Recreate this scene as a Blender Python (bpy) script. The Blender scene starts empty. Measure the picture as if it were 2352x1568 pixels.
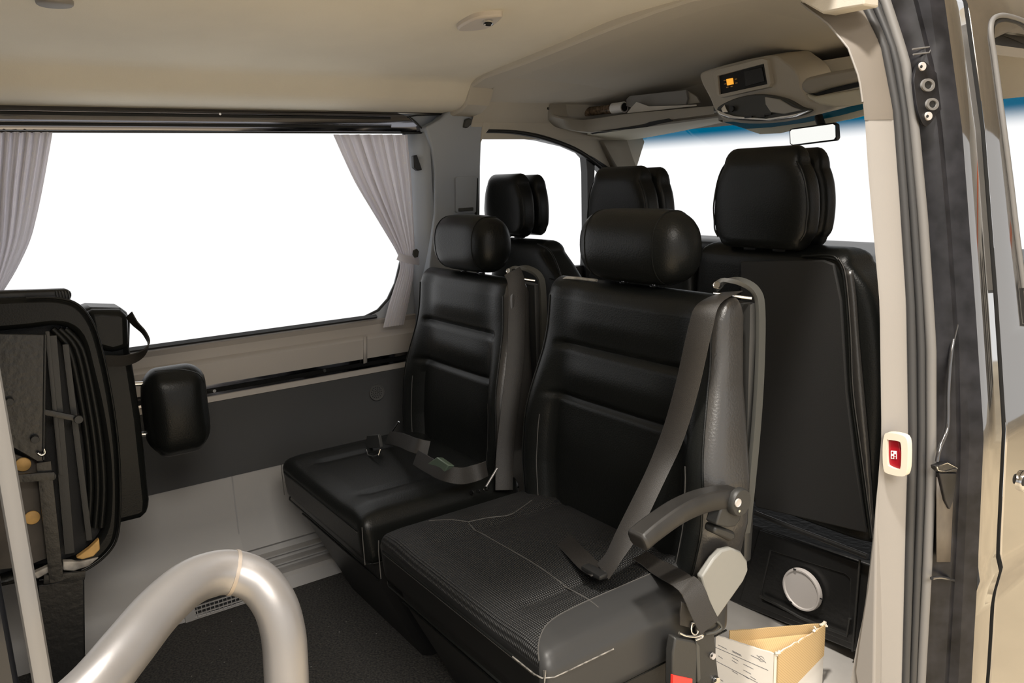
import bpy, bmesh, math, random
from mathutils import Vector, Matrix
random.seed(7)
PI = math.pi
SC = bpy.context.scene
COL = SC.collection

# ---------------------------------------------------------------- camera, world, lights, exposure
# X across the van (far side wall at -2.64, open sliding door side at about -0.8), Y towards the windscreen, Z up
ROT = Matrix(((0.574841664, -0.143048156, 0.805663879),
              (0.817495603, 0.143077016, -0.557879832),
              (-0.035468303, 0.979319249, 0.199187869)))
CAMP = Vector((0, 0, 1.35)); FPX = 1824.8
cam_data = bpy.data.cameras.new('camera'); cam_data.sensor_width = 36; cam_data.lens = FPX / 2352 * 36
cam_data.clip_start = .02
cam = bpy.data.objects.new('camera', cam_data); COL.objects.link(cam)
cam.matrix_world = Matrix.Translation(CAMP) @ ROT.to_4x4()
SC.camera = cam
SC.view_settings.view_transform = 'Standard'; SC.view_settings.look = 'None'
SC.view_settings.gamma = 1; SC.view_settings.use_curve_mapping = False
SC.view_settings.exposure = 0.0
world = bpy.data.worlds.new('daylight'); SC.world = world; world.use_nodes = True
world.node_tree.nodes['Background'].inputs[0].default_value = (1, 1, 1, 1)
world.node_tree.nodes['Background'].inputs[1].default_value = 1.15

def area(name, loc, target, sx, sy, power, color, spread=180):
    l = bpy.data.lights.new(name, 'AREA'); l.shape = 'RECTANGLE'; l.size = sx; l.size_y = sy
    l.energy = power; l.color = color; l.spread = math.radians(spread)
    o = bpy.data.objects.new(name, l); COL.objects.link(o); o.location = loc
    o.rotation_euler = (Vector(target) - Vector(loc)).to_track_quat('-Z', 'Y').to_euler()
    return o
# key lamp placed from the shadow edges; the other two are added fill
area('hall_lamp_over_door', (-.55, 0.35, 3.5), (-1.1, 1.1, .6), .22, .22, 130, (1, .94, .86))
area('added_fill_middle', (2.6, -.6, 3.4), (2.6, -.6, 0), 2.4, 2.4, 480, (1, .95, .88), 140)  # added fill: lights the ground so its bounce brightens the van ceiling
area('added_fill_front', (2.2, 4.5, 3.4), (2.2, 4.5, 0), 2.4, 1.6, 95, (1, .93, .80), 95)  # added unseen fill for the ground and wall reflected in the skin

# ---------------------------------------------------------------- picture measures -> points on real planes
def ray(x, y): return ROT @ Vector((x - 1176, -(y - 784), -FPX))
def onp(x, y, ax, v):
    d = ray(x, y); return CAMP + d * ((v - CAMP[ax]) / d[ax])
def W(x, y, X): return onp(x, y, 0, X)
def F(x, y, Y): return onp(x, y, 1, Y)
def H(x, y, Z): return onp(x, y, 2, Z)
def D(x, y, depth): return CAMP + ray(x, y) * (depth / FPX)

def lerp(a, b, t): return a + (b - a) * t
def interp(tab, z):
    tab = sorted(tab)
    if z <= tab[0][0]: (a, A), (b, B) = tab[0], tab[1]
    elif z >= tab[-1][0]: (a, A), (b, B) = tab[-2], tab[-1]
    else:
        for (a, A), (b, B) in zip(tab, tab[1:]):
            if a <= z <= b: break
    return A + (B - A) * (z - a) / (b - a)
def sm(a, b, x):
    t = max(0, min(1, (x - a) / (b - a))); return t * t * (3 - 2 * t)
def ga(x, s): return math.exp(-(x / s) ** 2)
def catmull(P, n=6, closed=False):
    P = [Vector(p) for p in P]; out = []; N = len(P)
    R = range(N) if closed else range(N - 1)
    for i in R:
        if closed: a, b, c, d = P[(i - 1) % N], P[i], P[(i + 1) % N], P[(i + 2) % N]
        else: a, b, c, d = P[max(i - 1, 0)], P[i], P[i + 1], P[min(i + 2, N - 1)]
        for k in range(n):
            t = k / n
            out.append(.5 * ((2 * b) + (c - a) * t + (2 * a - 5 * b + 4 * c - d) * t * t + (3 * b - a - 3 * c + d) * t ** 3))
    if not closed: out.append(P[-1])
    return out

# ---------------------------------------------------------------- materials
MATS = {}
def mat(name, col, rough=.5, metal=0, bump=0, bscale=200, var=0, vscale=8, spec=.5, coat=0, extra=None, sheen=0):
    if name in MATS: return MATS[name]
    m = bpy.data.materials.new(name); m.use_nodes = True; nt = m.node_tree; n = nt.nodes; L = nt.links
    b = n['Principled BSDF']
    b.inputs['Base Color'].default_value = (*col, 1); b.inputs['Roughness'].default_value = rough
    b.inputs['Metallic'].default_value = metal; b.inputs['Specular IOR Level'].default_value = spec
    b.inputs['Coat Weight'].default_value = coat; b.inputs['Coat Roughness'].default_value = .05
    b.inputs['Sheen Weight'].default_value = sheen
    tc = n.new('ShaderNodeTexCoord')
    if var:
        nz = n.new('ShaderNodeTexNoise'); nz.inputs['Scale'].default_value = vscale; nz.inputs['Detail'].default_value = 6
        L.new(tc.outputs['Object'], nz.inputs['Vector'])
        r = n.new('ShaderNodeMapRange'); r.inputs[1].default_value = .3; r.inputs[2].default_value = .7
        r.inputs[3].default_value = 1 - var; r.inputs[4].default_value = 1 + var
        L.new(nz.outputs['Fac'], r.inputs[0])
        mx = n.new('ShaderNodeVectorMath'); mx.operation = 'SCALE'; mx.inputs[0].default_value = col
        L.new(r.outputs[0], mx.inputs['Scale']); L.new(mx.outputs[0], b.inputs['Base Color'])
    if bump:
        nz = n.new('ShaderNodeTexNoise'); nz.inputs['Scale'].default_value = bscale; nz.inputs['Detail'].default_value = 4
        L.new(tc.outputs['Object'], nz.inputs['Vector'])
        bp = n.new('ShaderNodeBump'); bp.inputs['Strength'].default_value = bump; bp.inputs['Distance'].default_value = .002
        L.new(nz.outputs['Fac'], bp.inputs['Height']); L.new(bp.outputs[0], b.inputs['Normal'])
    if extra: extra(nt, b, tc)
    MATS[name] = m; return m

def perf(nt, b, tc):
    n, L = nt.nodes, nt.links
    sep = n.new('ShaderNodeSeparateXYZ'); L.new(tc.outputs['Object'], sep.inputs[0])
    def m_(op, a, c=None, v=None):
        q = n.new('ShaderNodeMath'); q.operation = op
        L.new(a, q.inputs[0])
        if c is not None: L.new(c, q.inputs[1])
        if v is not None: q.inputs[1].default_value = v
        return q.outputs[0]
    sx = m_('SINE', m_('MULTIPLY', m_('ADD', sep.outputs[0], sep.outputs[1]), v=620))
    sy = m_('SINE', m_('MULTIPLY', m_('SUBTRACT', sep.outputs[0], sep.outputs[1]), v=620))
    d = m_('MULTIPLY', sx, sy)
    yy = m_('SUBTRACT', sep.outputs[1], v=.757)
    ex = m_('EXPONENT', m_('MULTIPLY', yy, v=-22.0))
    thr = m_('SUBTRACT', m_('MULTIPLY', ex, v=.095), v=1.135)
    m1 = m_('LESS_THAN', sep.outputs[0], thr)
    m2 = m_('GREATER_THAN', sep.outputs[2], v=.472)
    msk = m_('MULTIPLY', m1, m2); d = m_('MULTIPLY', d, msk)
    bp = n.new('ShaderNodeBump'); bp.inputs['Strength'].default_value = .7; bp.inputs['Distance'].default_value = .0012
    L.new(d, bp.inputs['Height']); L.new(bp.outputs[0], b.inputs['Normal'])
    r = n.new('ShaderNodeMapRange'); r.inputs[1].default_value = .2; r.inputs[2].default_value = .9
    r.inputs[3].default_value = .009; r.inputs[4].default_value = .055
    L.new(d, r.inputs[0])
    c = n.new('ShaderNodeCombineXYZ')
    ad = m_('ADD', r.outputs[0], m_('MULTIPLY', m_('SUBTRACT', m1, v=1.0), v=-.022))  # smooth door-side band lightened; its lamplight is put into the colour
    for i in range(3): L.new(ad, c.inputs[i])
    L.new(c.outputs[0], b.inputs['Base Color'])

def carpet_x(nt, b, tc):
    n, L = nt.nodes, nt.links
    v = n.new('ShaderNodeTexNoise'); v.inputs['Scale'].default_value = 160; v.inputs['Detail'].default_value = 3
    L.new(tc.outputs['Object'], v.inputs['Vector'])
    cr = n.new('ShaderNodeValToRGB'); e = cr.color_ramp.elements
    e[0].position = .35; e[0].color = (.008, .008, .008, 1); e[1].position = .72; e[1].color = (.055, .051, .045, 1)
    L.new(v.outputs['Fac'], cr.inputs[0])
    w = n.new('ShaderNodeTexVoronoi'); w.inputs['Scale'].default_value = 26
    L.new(tc.outputs['Object'], w.inputs['Vector'])
    g = n.new('ShaderNodeMath'); g.operation = 'LESS_THAN'; g.inputs[1].default_value = .045
    L.new(w.outputs['Distance'], g.inputs[0])
    mx = n.new('ShaderNodeMix'); mx.data_type = 'RGBA'
    L.new(g.outputs[0], mx.inputs[0]); L.new(cr.outputs[0], mx.inputs[6]); mx.inputs[7].default_value = (.28, .27, .25, 1)
    L.new(mx.outputs[2], b.inputs['Base Color'])
    bp = n.new('ShaderNodeBump'); bp.inputs['Strength'].default_value = 1; bp.inputs['Distance'].default_value = .004
    L.new(v.outputs['Fac'], bp.inputs['Height']); L.new(bp.outputs[0], b.inputs['Normal'])

def curtain_x(nt, b, tc):
    n, L = nt.nodes, nt.links
    w = n.new('ShaderNodeTexVoronoi'); w.inputs['Scale'].default_value = 48
    mp = n.new('ShaderNodeMapping'); mp.inputs['Scale'].default_value = (1, 1, .7)
    L.new(tc.outputs['Object'], mp.inputs[0]); L.new(mp.outputs[0], w.inputs['Vector'])
    g = n.new('ShaderNodeMath'); g.operation = 'LESS_THAN'; g.inputs[1].default_value = .12
    L.new(w.outputs['Distance'], g.inputs[0])
    mx = n.new('ShaderNodeMix'); mx.data_type = 'RGBA'
    L.new(g.outputs[0], mx.inputs[0]); mx.inputs[6].default_value = (.80, .78, .80, 1); mx.inputs[7].default_value = (.85, .82, .78, 1)
    L.new(mx.outputs[2], b.inputs['Base Color'])
    tr = n.new('ShaderNodeBsdfTranslucent'); L.new(mx.outputs[2], tr.inputs[0])
    ms = n.new('ShaderNodeMixShader'); ms.inputs[0].default_value = .58
    L.new(b.outputs[0], ms.inputs[1]); L.new(tr.outputs[0], ms.inputs[2]); L.new(ms.outputs[0], n['Material Output'].inputs[0])

def carton_x(nt, b, tc):
    n, L = nt.nodes, nt.links
    w = n.new('ShaderNodeTexWave'); w.inputs['Scale'].default_value = 95; w.inputs['Distortion'].default_value = 1.0
    w.bands_direction = 'DIAGONAL'
    L.new(tc.outputs['Object'], w.inputs['Vector'])
    cr = n.new('ShaderNodeValToRGB'); e = cr.color_ramp.elements
    e[0].position = .1; e[0].color = (.44, .30, .14, 1); e[1].position = .6; e[1].color = (.53, .37, .18, 1)
    L.new(w.outputs['Fac'], cr.inputs[0]); L.new(cr.outputs[0], b.inputs['Base Color'])

leather = mat('black_leather', (.0065, .007, .0065), .36, bump=.25, bscale=260, spec=.22)
leather_p = mat('perforated_leather', (.006, .006, .006), .42, extra=perf, spec=.28)
fabric_black = mat('black_seat_cloth', (.009, .009, .009), .7, bump=.3, bscale=500)
thread = mat('grey_thread', (.06, .057, .053), .6)
plastic_black = mat('black_plastic', (.009, .009, .009), .42, bump=.15, bscale=400)
plastic_dark = mat('dark_grey_plastic', (.024, .024, .023), .48, bump=.12, bscale=400)
shell_grey = mat('grey_shell_plastic', (.055, .055, .05), .5)
strap_m = mat('seat_belt_webbing', (.014, .012, .010), .5, bump=.4, bscale=900)
chrome = mat('chrome', (.75, .75, .75), .15, 1)
steel = mat('brushed_steel_tube', (.235, .225, .22), .36, .6, bump=.08, bscale=40, var=.08, vscale=9)
paint = mat('black_car_paint', (.25, .24, .23), .05, .9, coat=1, bump=.12, bscale=3.5)
paint_in = mat('dusty_black_jamb_paint', (.012, .0118, .014), .38, var=.6, vscale=22, spec=.24)
black_metal = mat('black_coated_metal', (.012, .012, .012), .35, bump=.5, bscale=70)
paint_m = mat('ridge_highlight_paint', (.09, .088, .09), .18, .7, coat=1)  # brighter copy of the jamb paint, carrying the ridge highlights
rubber = mat('grey_rubber_seal', (.035, .035, .036), .55)
rubber_l = mat('light_rubber_edge', (.15, .145, .14), .55)
trim_m = mat('beige_pillar_trim', (.255, .238, .22), .55, bump=.05, bscale=300)
trim_taupe = mat('shaded_taupe_trim', (.15, .13, .108), .7)  # taupe darkened so the header's shade is in the colour
head = mat('headliner_cloth', (.80, .745, .63), .9, bump=.25, bscale=350, var=.05, vscale=3)
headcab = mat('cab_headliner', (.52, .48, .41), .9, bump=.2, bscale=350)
bin_m = mat('overhead_bin_plastic', (.34, .31, .26), .6)
pillar_m = mat('grey_pillar_plastic', (.36, .385, .42), .55, bump=.06, bscale=300)
wall_m = mat('grey_side_panel', (.30, .29, .28), .5, bump=.06, bscale=300)
wall_lt = mat('light_belt_panel', (.40, .37, .34), .5)
wall_dk = mat('charcoal_panel_cloth', (.044, .045, .046), .8, bump=.3, bscale=500)
glossblk = mat('gloss_black_rail', (.16, .16, .18), .10, 1, coat=1)
carpet = mat('dark_speckled_carpet', (.03, .03, .028), .95, extra=carpet_x)
vinyl = mat('grey_vinyl_floor', (.44, .42, .395), .6, var=.12, vscale=6)
curtain_m = mat('grey_dotted_curtain', (.3, .28, .27), .75, extra=curtain_x, sheen=.3)
carton = mat('corrugated_cardboard', (.55, .38, .18), .8, extra=carton_x)
paper = mat('white_paper', (.66, .62, .56), .7, var=.05, vscale=12)
ink = mat('printed_ink', (.10, .10, .12), .7)
lever_m = mat('pale_grey_lever', (.22, .217, .20), .45)
disc_m = mat('pale_grey_cap', (.46, .43, .41), .45)
red_m = mat('red_plastic', (.30, .004, .012), .35)
redb_m = mat('red_button', (.75, .04, .03), .4)
cream_m = mat('cream_bezel', (.66, .60, .50), .45)
white_m = mat('white_mark', (.85, .85, .85), .5)
wood_m = mat('pale_wood', (.60, .36, .12), .6, var=.2, vscale=30)
lens_m = mat('lamp_lens', (.42, .40, .36), .2)
mirror_m = mat('mirror_glass', (.9, .9, .86), .03, 1)
visor_m = mat('visor_fabric', (.60, .56, .44), .7)
dark_in = mat('dark_recess', (.008, .008, .008), .7)
hall_m = mat('hall_concrete', (.62, .52, .37), .75, var=.12, vscale=1.2)
hallw_m = mat('hall_wall', (.40, .345, .26), .85, var=.1, vscale=1)
dirt_m = mat('marbled_edge', (.4, .37, .33), .6, var=.5, vscale=30)

def emis(name, col, s):
    m = bpy.data.materials.new(name); m.use_nodes = True; b = m.node_tree.nodes['Principled BSDF']
    b.inputs['Base Color'].default_value = (0, 0, 0, 1); b.inputs['Emission Color'].default_value = (*col, 1)
    b.inputs['Emission Strength'].default_value = s; return m
amber = emis('amber_display', (1, .42, .04), 1.0)
def glass_mat(name, tint=(.97, .97, .97), band=None):
    m = bpy.data.materials.new(name); m.use_nodes = True; nt = m.node_tree; n = nt.nodes; L = nt.links
    n.remove(n['Principled BSDF']); out = n['Material Output']
    t = n.new('ShaderNodeBsdfTransparent'); t.inputs[0].default_value = (*tint, 1)
    g = n.new('ShaderNodeBsdfGlossy'); g.inputs['Roughness'].default_value = .02
    fr = n.new('ShaderNodeValue'); fr.outputs[0].default_value = .035
    mx = n.new('ShaderNodeMixShader'); L.new(fr.outputs[0], mx.inputs[0]); L.new(t.outputs[0], mx.inputs[1]); L.new(g.outputs[0], mx.inputs[2])
    if band:
        tc = n.new('ShaderNodeTexCoord'); s = n.new('ShaderNodeSeparateXYZ'); L.new(tc.outputs['Object'], s.inputs[0])
        r = n.new('ShaderNodeMapRange'); r.inputs[1].default_value = band[0]; r.inputs[2].default_value = band[1]
        r.interpolation_type = 'SMOOTHSTEP'
        L.new(s.outputs[2], r.inputs[0])
        cm = n.new('ShaderNodeMix'); cm.data_type = 'RGBA'; L.new(r.outputs[0], cm.inputs[0])
        cm.inputs[6].default_value = (*tint, 1); cm.inputs[7].default_value = (.0, .10, .19, 1)
        L.new(cm.outputs[2], t.inputs[0])
    L.new(mx.outputs[0], out.inputs[0]); return m
glass = glass_mat('clear_glass')
glass_ws = glass_mat('windscreen_glass', band=(1.445, 1.515))

# ---------------------------------------------------------------- object helpers
def link(name, me, m, parent=None, sharp=35):
    o = bpy.data.objects.new(name, me); COL.objects.link(o)
    if m:
        if isinstance(m, (list, tuple)):
            for q in m: me.materials.append(q)
        else: me.materials.append(m)
    if sharp:
        me.shade_smooth(); me.set_sharp_from_angle(angle=math.radians(sharp))
    if parent: o.parent = parent
    return o
def meshf(name, V, Fc, m, parent=None, sharp=35, solid=0, bev=0):
    me = bpy.data.meshes.new(name); me.from_pydata([tuple(v) for v in V], [], Fc); me.update()
    o = link(name, me, m, parent, sharp)
    if solid:
        s = o.modifiers.new('s', 'SOLIDIFY'); s.thickness = solid; s.offset = 0
    if bev:
        s = o.modifiers.new('b', 'BEVEL'); s.width = bev; s.segments = 2; s.limit_method = 'ANGLE'; s.angle_limit = .6
    return o
def bmo(name, bm, m, parent=None, sharp=35, bev=0):
    bmesh.ops.recalc_face_normals(bm, faces=bm.faces[:])
    me = bpy.data.meshes.new(name); bm.to_mesh(me); bm.free()
    o = link(name, me, m, parent, sharp)
    if bev:
        s = o.modifiers.new('b', 'BEVEL'); s.width = bev; s.segments = 2; s.limit_method = 'ANGLE'; s.angle_limit = .6
    return o
def tag(o, label=None, cat=None, group=None, kind=None):
    if label: o['label'] = label
    if cat: o['category'] = cat
    if group: o['group'] = group
    if kind: o['kind'] = kind
    return o
def empty(name, loc, label=None, cat=None, group=None, kind=None):
    o = bpy.data.objects.new(name, None); COL.objects.link(o); o.empty_display_size = .05
    o.location = loc; bpy.context.view_layer.update()
    return tag(o, label, cat, group, kind)
ROOTS = []
def thing(name, loc, label, cat, group=None):
    o = empty(name, (0, 0, 0), label, cat, group); ROOTS.append((o, Vector(loc))); return o

def rbox(bm, c, s, r=.01, seg=(6, 6, 6), disp=None, rot=None):
    """rounded box of half sizes s, radius r"""
    idx = {}; V = []
    c = Vector(c); s = Vector(s); r = min(r, min(s))
    def pt(i, j, k):
        key = (i, j, k)
        if key in idx: return idx[key]
        q = []
        for a, g in zip((i, j, k), seg):
            t = a / g * 2 - 1; q.append(t)
        p = Vector((q[0] * s.x, q[1] * s.y, q[2] * s.z))
        inn = Vector([max(-(s[a] - r), min(s[a] - r, p[a])) for a in range(3)])
        d = p - inn
        if d.length > 1e-9: p = inn + d.normalized() * r
        if disp: p = disp(p, Vector(q))
        if rot is not None: p = rot @ p
        v = bm.verts.new(c + p); idx[key] = v; return v
    nx, ny, nz = seg
    for a in range(nx):
        for b in range(ny):
            bm.faces.new((pt(a, b, 0), pt(a, b + 1, 0), pt(a + 1, b + 1, 0), pt(a + 1, b, 0)))
            bm.faces.new((pt(a, b, nz), pt(a + 1, b, nz), pt(a + 1, b + 1, nz), pt(a, b + 1, nz)))
    for a in range(nx):
        for b in range(nz):
            bm.faces.new((pt(a, 0, b), pt(a + 1, 0, b), pt(a + 1, 0, b + 1), pt(a, 0, b + 1)))
            bm.faces.new((pt(a, ny, b), pt(a, ny, b + 1), pt(a + 1, ny, b + 1), pt(a + 1, ny, b)))
    for a in range(ny):
        for b in range(nz):
            bm.faces.new((pt(0, a, b), pt(0, a, b + 1), pt(0, a + 1, b + 1), pt(0, a + 1, b)))
            bm.faces.new((pt(nx, a, b), pt(nx, a + 1, b), pt(nx, a + 1, b + 1), pt(nx, a, b + 1)))
def box(name, c, s, m, parent=None, r=.004, seg=(3, 3, 3), rot=None, disp=None, sharp=35):
    bm = bmesh.new(); rbox(bm, c, s, r, tuple(max(3, g) for g in seg), disp, rot)
    return bmo(name, bm, m, parent, sharp)
def span(name, a, b, m, parent=None, r=.004, **k):
    a = Vector(a); b = Vector(b)
    s = (b - a) / 2; return box(name, (a + b) / 2, Vector([abs(q) for q in s]), m, parent, r, **k)

def tube(name, P, r, m, parent=None, seg=12, sm_=0, closed=False, bm=None):
    if sm_: P = catmull(P, sm_, closed)
    P = [Vector(p) for p in P]
    n = len(P); R = r if isinstance(r, (list, tuple)) else [r] * n
    if len(R) != n: R = [R[min(len(R) - 1, int(i / (n - 1) * (len(R) - 1)))] + 0 for i in range(n)] if len(R) < 3 else [interp([(k / (len(R) - 1), v) for k, v in enumerate(R)], i / (n - 1)) for i in range(n)]
    own = bm is None
    if own: bm = bmesh.new()
    up = None; rings = []
    for i, p in enumerate(P):
        t = (P[(i + 1) % n] - P[i - 1]) if closed else (P[min(i + 1, n - 1)] - P[max(i - 1, 0)])
        t.normalize()
        if up is None:
            up = t.orthogonal().normalized()
        up = (up - t * up.dot(t)).normalized(); sd = t.cross(up)
        rings.append([bm.verts.new(p + (up * math.cos(a) + sd * math.sin(a)) * R[i]) for a in [2 * PI * k / seg for k in range(seg)]])
    L = range(n) if closed else range(n - 1)
    for i in L:
        A, B = rings[i], rings[(i + 1) % n]
        for k in range(seg): bm.faces.new((A[k], A[(k + 1) % seg], B[(k + 1) % seg], B[k]))
    if not closed:
        bm.faces.new(rings[0][::-1]); bm.faces.new(rings[-1])
    if own: return bmo(name, bm, m, parent, 50)
def ribbon(name, P, Wd, width, th, m, parent=None, sm_=5):
    """strap: centre points P, width directions Wd"""
    n0 = len(P)
    if not isinstance(Wd, list): Wd = [Wd] * n0
    if sm_:
        P = catmull(P, sm_); Wd = catmull(Wd, sm_)
    P = [Vector(p) for p in P]; bm = bmesh.new(); rings = []
    for i, p in enumerate(P):
        t = (P[min(i + 1, len(P) - 1)] - P[max(i - 1, 0)]).normalized()
        w = Vector(Wd[i]).normalized(); w = (w - t * w.dot(t)).normalized(); nrm = t.cross(w)
        h = width / 2
        rings.append([bm.verts.new(p + w * a * h + nrm * b * th / 2) for a, b in ((-1, -.3), (-.96, -1), (.96, -1), (1, -.3), (1, .3), (.96, 1), (-.96, 1), (-1, .3))])
    for A, B in zip(rings, rings[1:]):
        for k in range(8): bm.faces.new((A[k], A[(k + 1) % 8], B[(k + 1) % 8], B[k]))
    bm.faces.new(rings[0][::-1]); bm.faces.new(rings[-1])
    return bmo(name, bm, m, parent, 40)
def strip(name, lines, m, parent=None, solid=0, sm_=0, sharp=35, bev=0):
    if sm_: lines = [catmull(l, sm_) for l in lines]
    n = len(lines[0]); V = [p for l in lines for p in l]; Fc = []
    for i in range(len(lines) - 1):
        for k in range(n - 1):
            Fc.append((i * n + k, i * n + k + 1, (i + 1) * n + k + 1, (i + 1) * n + k))
    return meshf(name, V, Fc, m, parent, sharp, solid, bev)
def plate(name, loops, m, n, th, parent=None, bev=0, sharp=35):
    """closed 3D loops in one plane (first outline, then holes), extruded by n*th"""
    bm = bmesh.new(); E = []
    for lp in loops:
        vs = [bm.verts.new(Vector(p)) for p in lp]
        for a, b in zip(vs, vs[1:] + vs[:1]): E.append(bm.edges.new((a, b)))
    bmesh.ops.triangle_fill(bm, use_beauty=True, use_dissolve=False, edges=E, normal=n)
    r = bmesh.ops.extrude_face_region(bm, geom=bm.faces[:])
    bmesh.ops.translate(bm, vec=Vector(n) * th, verts=[v for v in r['geom'] if isinstance(v, bmesh.types.BMVert)])
    bmesh.ops.dissolve_limit(bm, angle_limit=.01, verts=bm.verts[:], edges=bm.edges[:])
    return bmo(name, bm, m, parent, sharp, bev)
def plW(name, px, X, th, m, parent=None, holes=(), bev=0, sm_=0, n=(-1, 0, 0)):
    lp = [[W(x, y, X) for x, y in l] for l in [px, *holes]]
    if sm_: lp = [catmull(l, sm_, True) for l in lp]
    return plate(name, lp, m, n, th, parent, bev)
def plF(name, px, Y, th, m, parent=None, holes=(), bev=0, sm_=0, n=(0, 1, 0)):
    lp = [[F(x, y, Y) for x, y in l] for l in [px, *holes]]
    if sm_: lp = [catmull(l, sm_, True) for l in lp]
    return plate(name, lp, m, n, th, parent, bev)
def disc(name, c, nrm, r, th, m, parent=None, seg=32, bev=.001, rim=None):
    nrm = Vector(nrm).normalized(); u = nrm.orthogonal().normalized(); v = nrm.cross(u); c = Vector(c)
    prof = [(0, th), (r * .9, th), (r * .97, th * .8), (r, th * .4), (r, 0), (0, 0)]
    if rim: prof = [(0, th - rim), (r * .86, th - rim), (r * .90, th), (r * .97, th), (r, th * .6), (r, 0), (0, 0)]
    V = []; Fc = []
    for rr, h in prof:
        for k in range(seg):
            a = 2 * PI * k / seg; V.append(c + nrm * h + (u * math.cos(a) + v * math.sin(a)) * rr)
    for i in range(len(prof) - 1):
        for k in range(seg): Fc.append((i * seg + k, i * seg + (k + 1) % seg, (i + 1) * seg + (k + 1) % seg, (i + 1) * seg + k))
    bm = bmesh.new(); vs = [bm.verts.new(p) for p in V]
    for f in Fc: bm.faces.new([vs[i] for i in f])
    bmesh.ops.remove_doubles(bm, verts=bm.verts[:], dist=1e-6)
    return bmo(name, bm, m, parent, 40)
def struct(o): o['kind'] = 'structure'; return o

# ================================================================= SETTING
# ---- hall outside
struct(meshf('ground', [(-.95, -9, -.62), (9, -9, -.62), (9, 12, -.62), (-.95, 12, -.62)], [(0, 1, 2, 3)], hall_m, sharp=0))
#struct(meshf('wall_hall', [(7, -9, -.62), (7, 12, -.62), (7, 12, 3.7), (7, -9, 3.7)], [(0, 1, 2, 3)], hallw_m, sharp=0))
hw = struct(meshf('wall_for_reflection', [(-.2, 11, -.62), (7, 11, -.62), (7, 11, 3.7), (-.2, 11, 3.7)], [(0, 1, 2, 3)], mat('white_reflected_wall', (.7, .69, .66), .8), sharp=0))  # added wall, unseen, put here to be reflected in the body paint
for a_, b_ in ((.3, 1.5), (2.0, 2.9), (3.5, 5.2), (5.6, 6.6)):
    span('reflected_dark_shape', (a_, 10.9, -.6), (b_, 10.98, 1.0 + .3 * (b_ - a_)), plastic_dark, hw)  # added dark shapes for the body paint to reflect, in place of parked vehicles
span('reflected_orange_band', (-.1, 10.88, 1.9), (6.9, 10.97, 2.1), mat('orange_paint', (.8, .16, .03), .5), hw)  # added orange band for the body paint to reflect
struct(meshf('ceiling_hall', [(-.9, -9, 3.7), (7, -9, 3.7), (7, 12, 3.7), (-.9, 12, 3.7)], [(0, 1, 2, 3)], hallw_m, sharp=0))

# ---- floor
fl = struct(box('floor', (-1.7, .1, -.02), (.95, 1.75, .02), carpet, r=.002, seg=(3, 3, 3)))
vf = struct(box('floor_cab', (-1.73, 2.25, .055), (.90, .82, .075), vinyl, r=.006))
tag(vf, 'grey vinyl covered raised floor at the cab')

# ---- far side wall
XW = -2.64
Y0, Y1 = -1.6, 1.60
def yline(X, z, a=Y0, b=Y1, n=2): return [(X, lerp(a, b, k / (n - 1)), z) for k in range(n)]
wl = struct(empty('wall_left', (0, 0, 0)))
strip('lower_panel', [yline(x, z, Y0, .66) for x, z in [(-2.522, -.01), (-2.530, .05), (-2.56, .10), (-2.60, .14), (-2.628, .20), (-2.634, .26), (-2.636, .413)]], wall_m, wl, sharp=60)
prof = [(-2.515, -.01), (-2.530, .04), (-2.545, .050), (-2.59, .052), (-2.592, .070), (-2.568, .073), (-2.568, .078), (-2.60, .080), (-2.604, .100), (-2.580, .103), (-2.580, .108), (-2.612, .110), (-2.618, .128), (-2.604, .140), (-2.628, .20), (-2.634, .26), (-2.636, .413)]
strip('grooved_panel', [yline(x, z, .655, Y1) for x, z in prof], wall_m, wl, sharp=20)
tube('panel_seam', [W(197, 1343, -2.630), W(739, 1207, -2.632)], .0012, dark_in, wl, 6)
span('charcoal_panel', (-2.66, Y0, .405), (-2.632, 1.42, .672), wall_dk, wl, r=.004)
strip('belt_panel', [yline(x, z) for x, z in [(-2.642, .668), (-2.636, .672), (-2.636, .69), (-2.648, .692)]], wall_lt, wl)
strip('belt_panel', [yline(x, z) for x, z in [(-2.65, .728), (-2.634, .730), (-2.630, .77), (-2.634, .80), (-2.655, .815), (-2.662, .845), (-2.655, .862), (-2.672, .868)]], wall_lt, wl, sharp=25)
trk = span('seat_track', (-2.66, Y0, .688), (-2.641, 1.40, .73), glossblk, wl, r=.003)
strip('track_groove', [yline(x, z, Y0, 1.4) for x, z in [(-2.6385, .716), (-2.6395, .713), (-2.6395, .704), (-2.6385, .701)]], black_metal, trk, solid=.001)
for p in ((745, 851), (492, 897)):
    disc('screw', W(*p, -2.64), (1, 0, 0), .006, .004, chrome, trk, 16)
strip('panel_bracket', [[W(835, 775, -2.63), W(835, 835, -2.627)], [W(843, 772, -2.63), W(843, 832, -2.627)]], wall_lt, wl, solid=.004)
# window opening : wall around it
wo = [( -1.7, .868), (1.13, .868), (1.20, .874), (1.255, .892), (1.30, .93), (1.335, .985), (1.365, 1.07), (1.385, 1.17), (1.40, 1.35), (1.41, 1.52), (1.40, 1.56), (1.38, 1.58), (1.33, 1.59), (-1.7, 1.59)]
plate('window_surround', [[(-2.665, y, z) for y, z in [(Y0, .86), (1.62, .86), (1.62, 1.66), (Y0, 1.66)]],
                          [(-2.665, max(y, Y0 + .02), z) for y, z in wo]], pillar_m, (-1, 0, 0), .03, wl)
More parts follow.
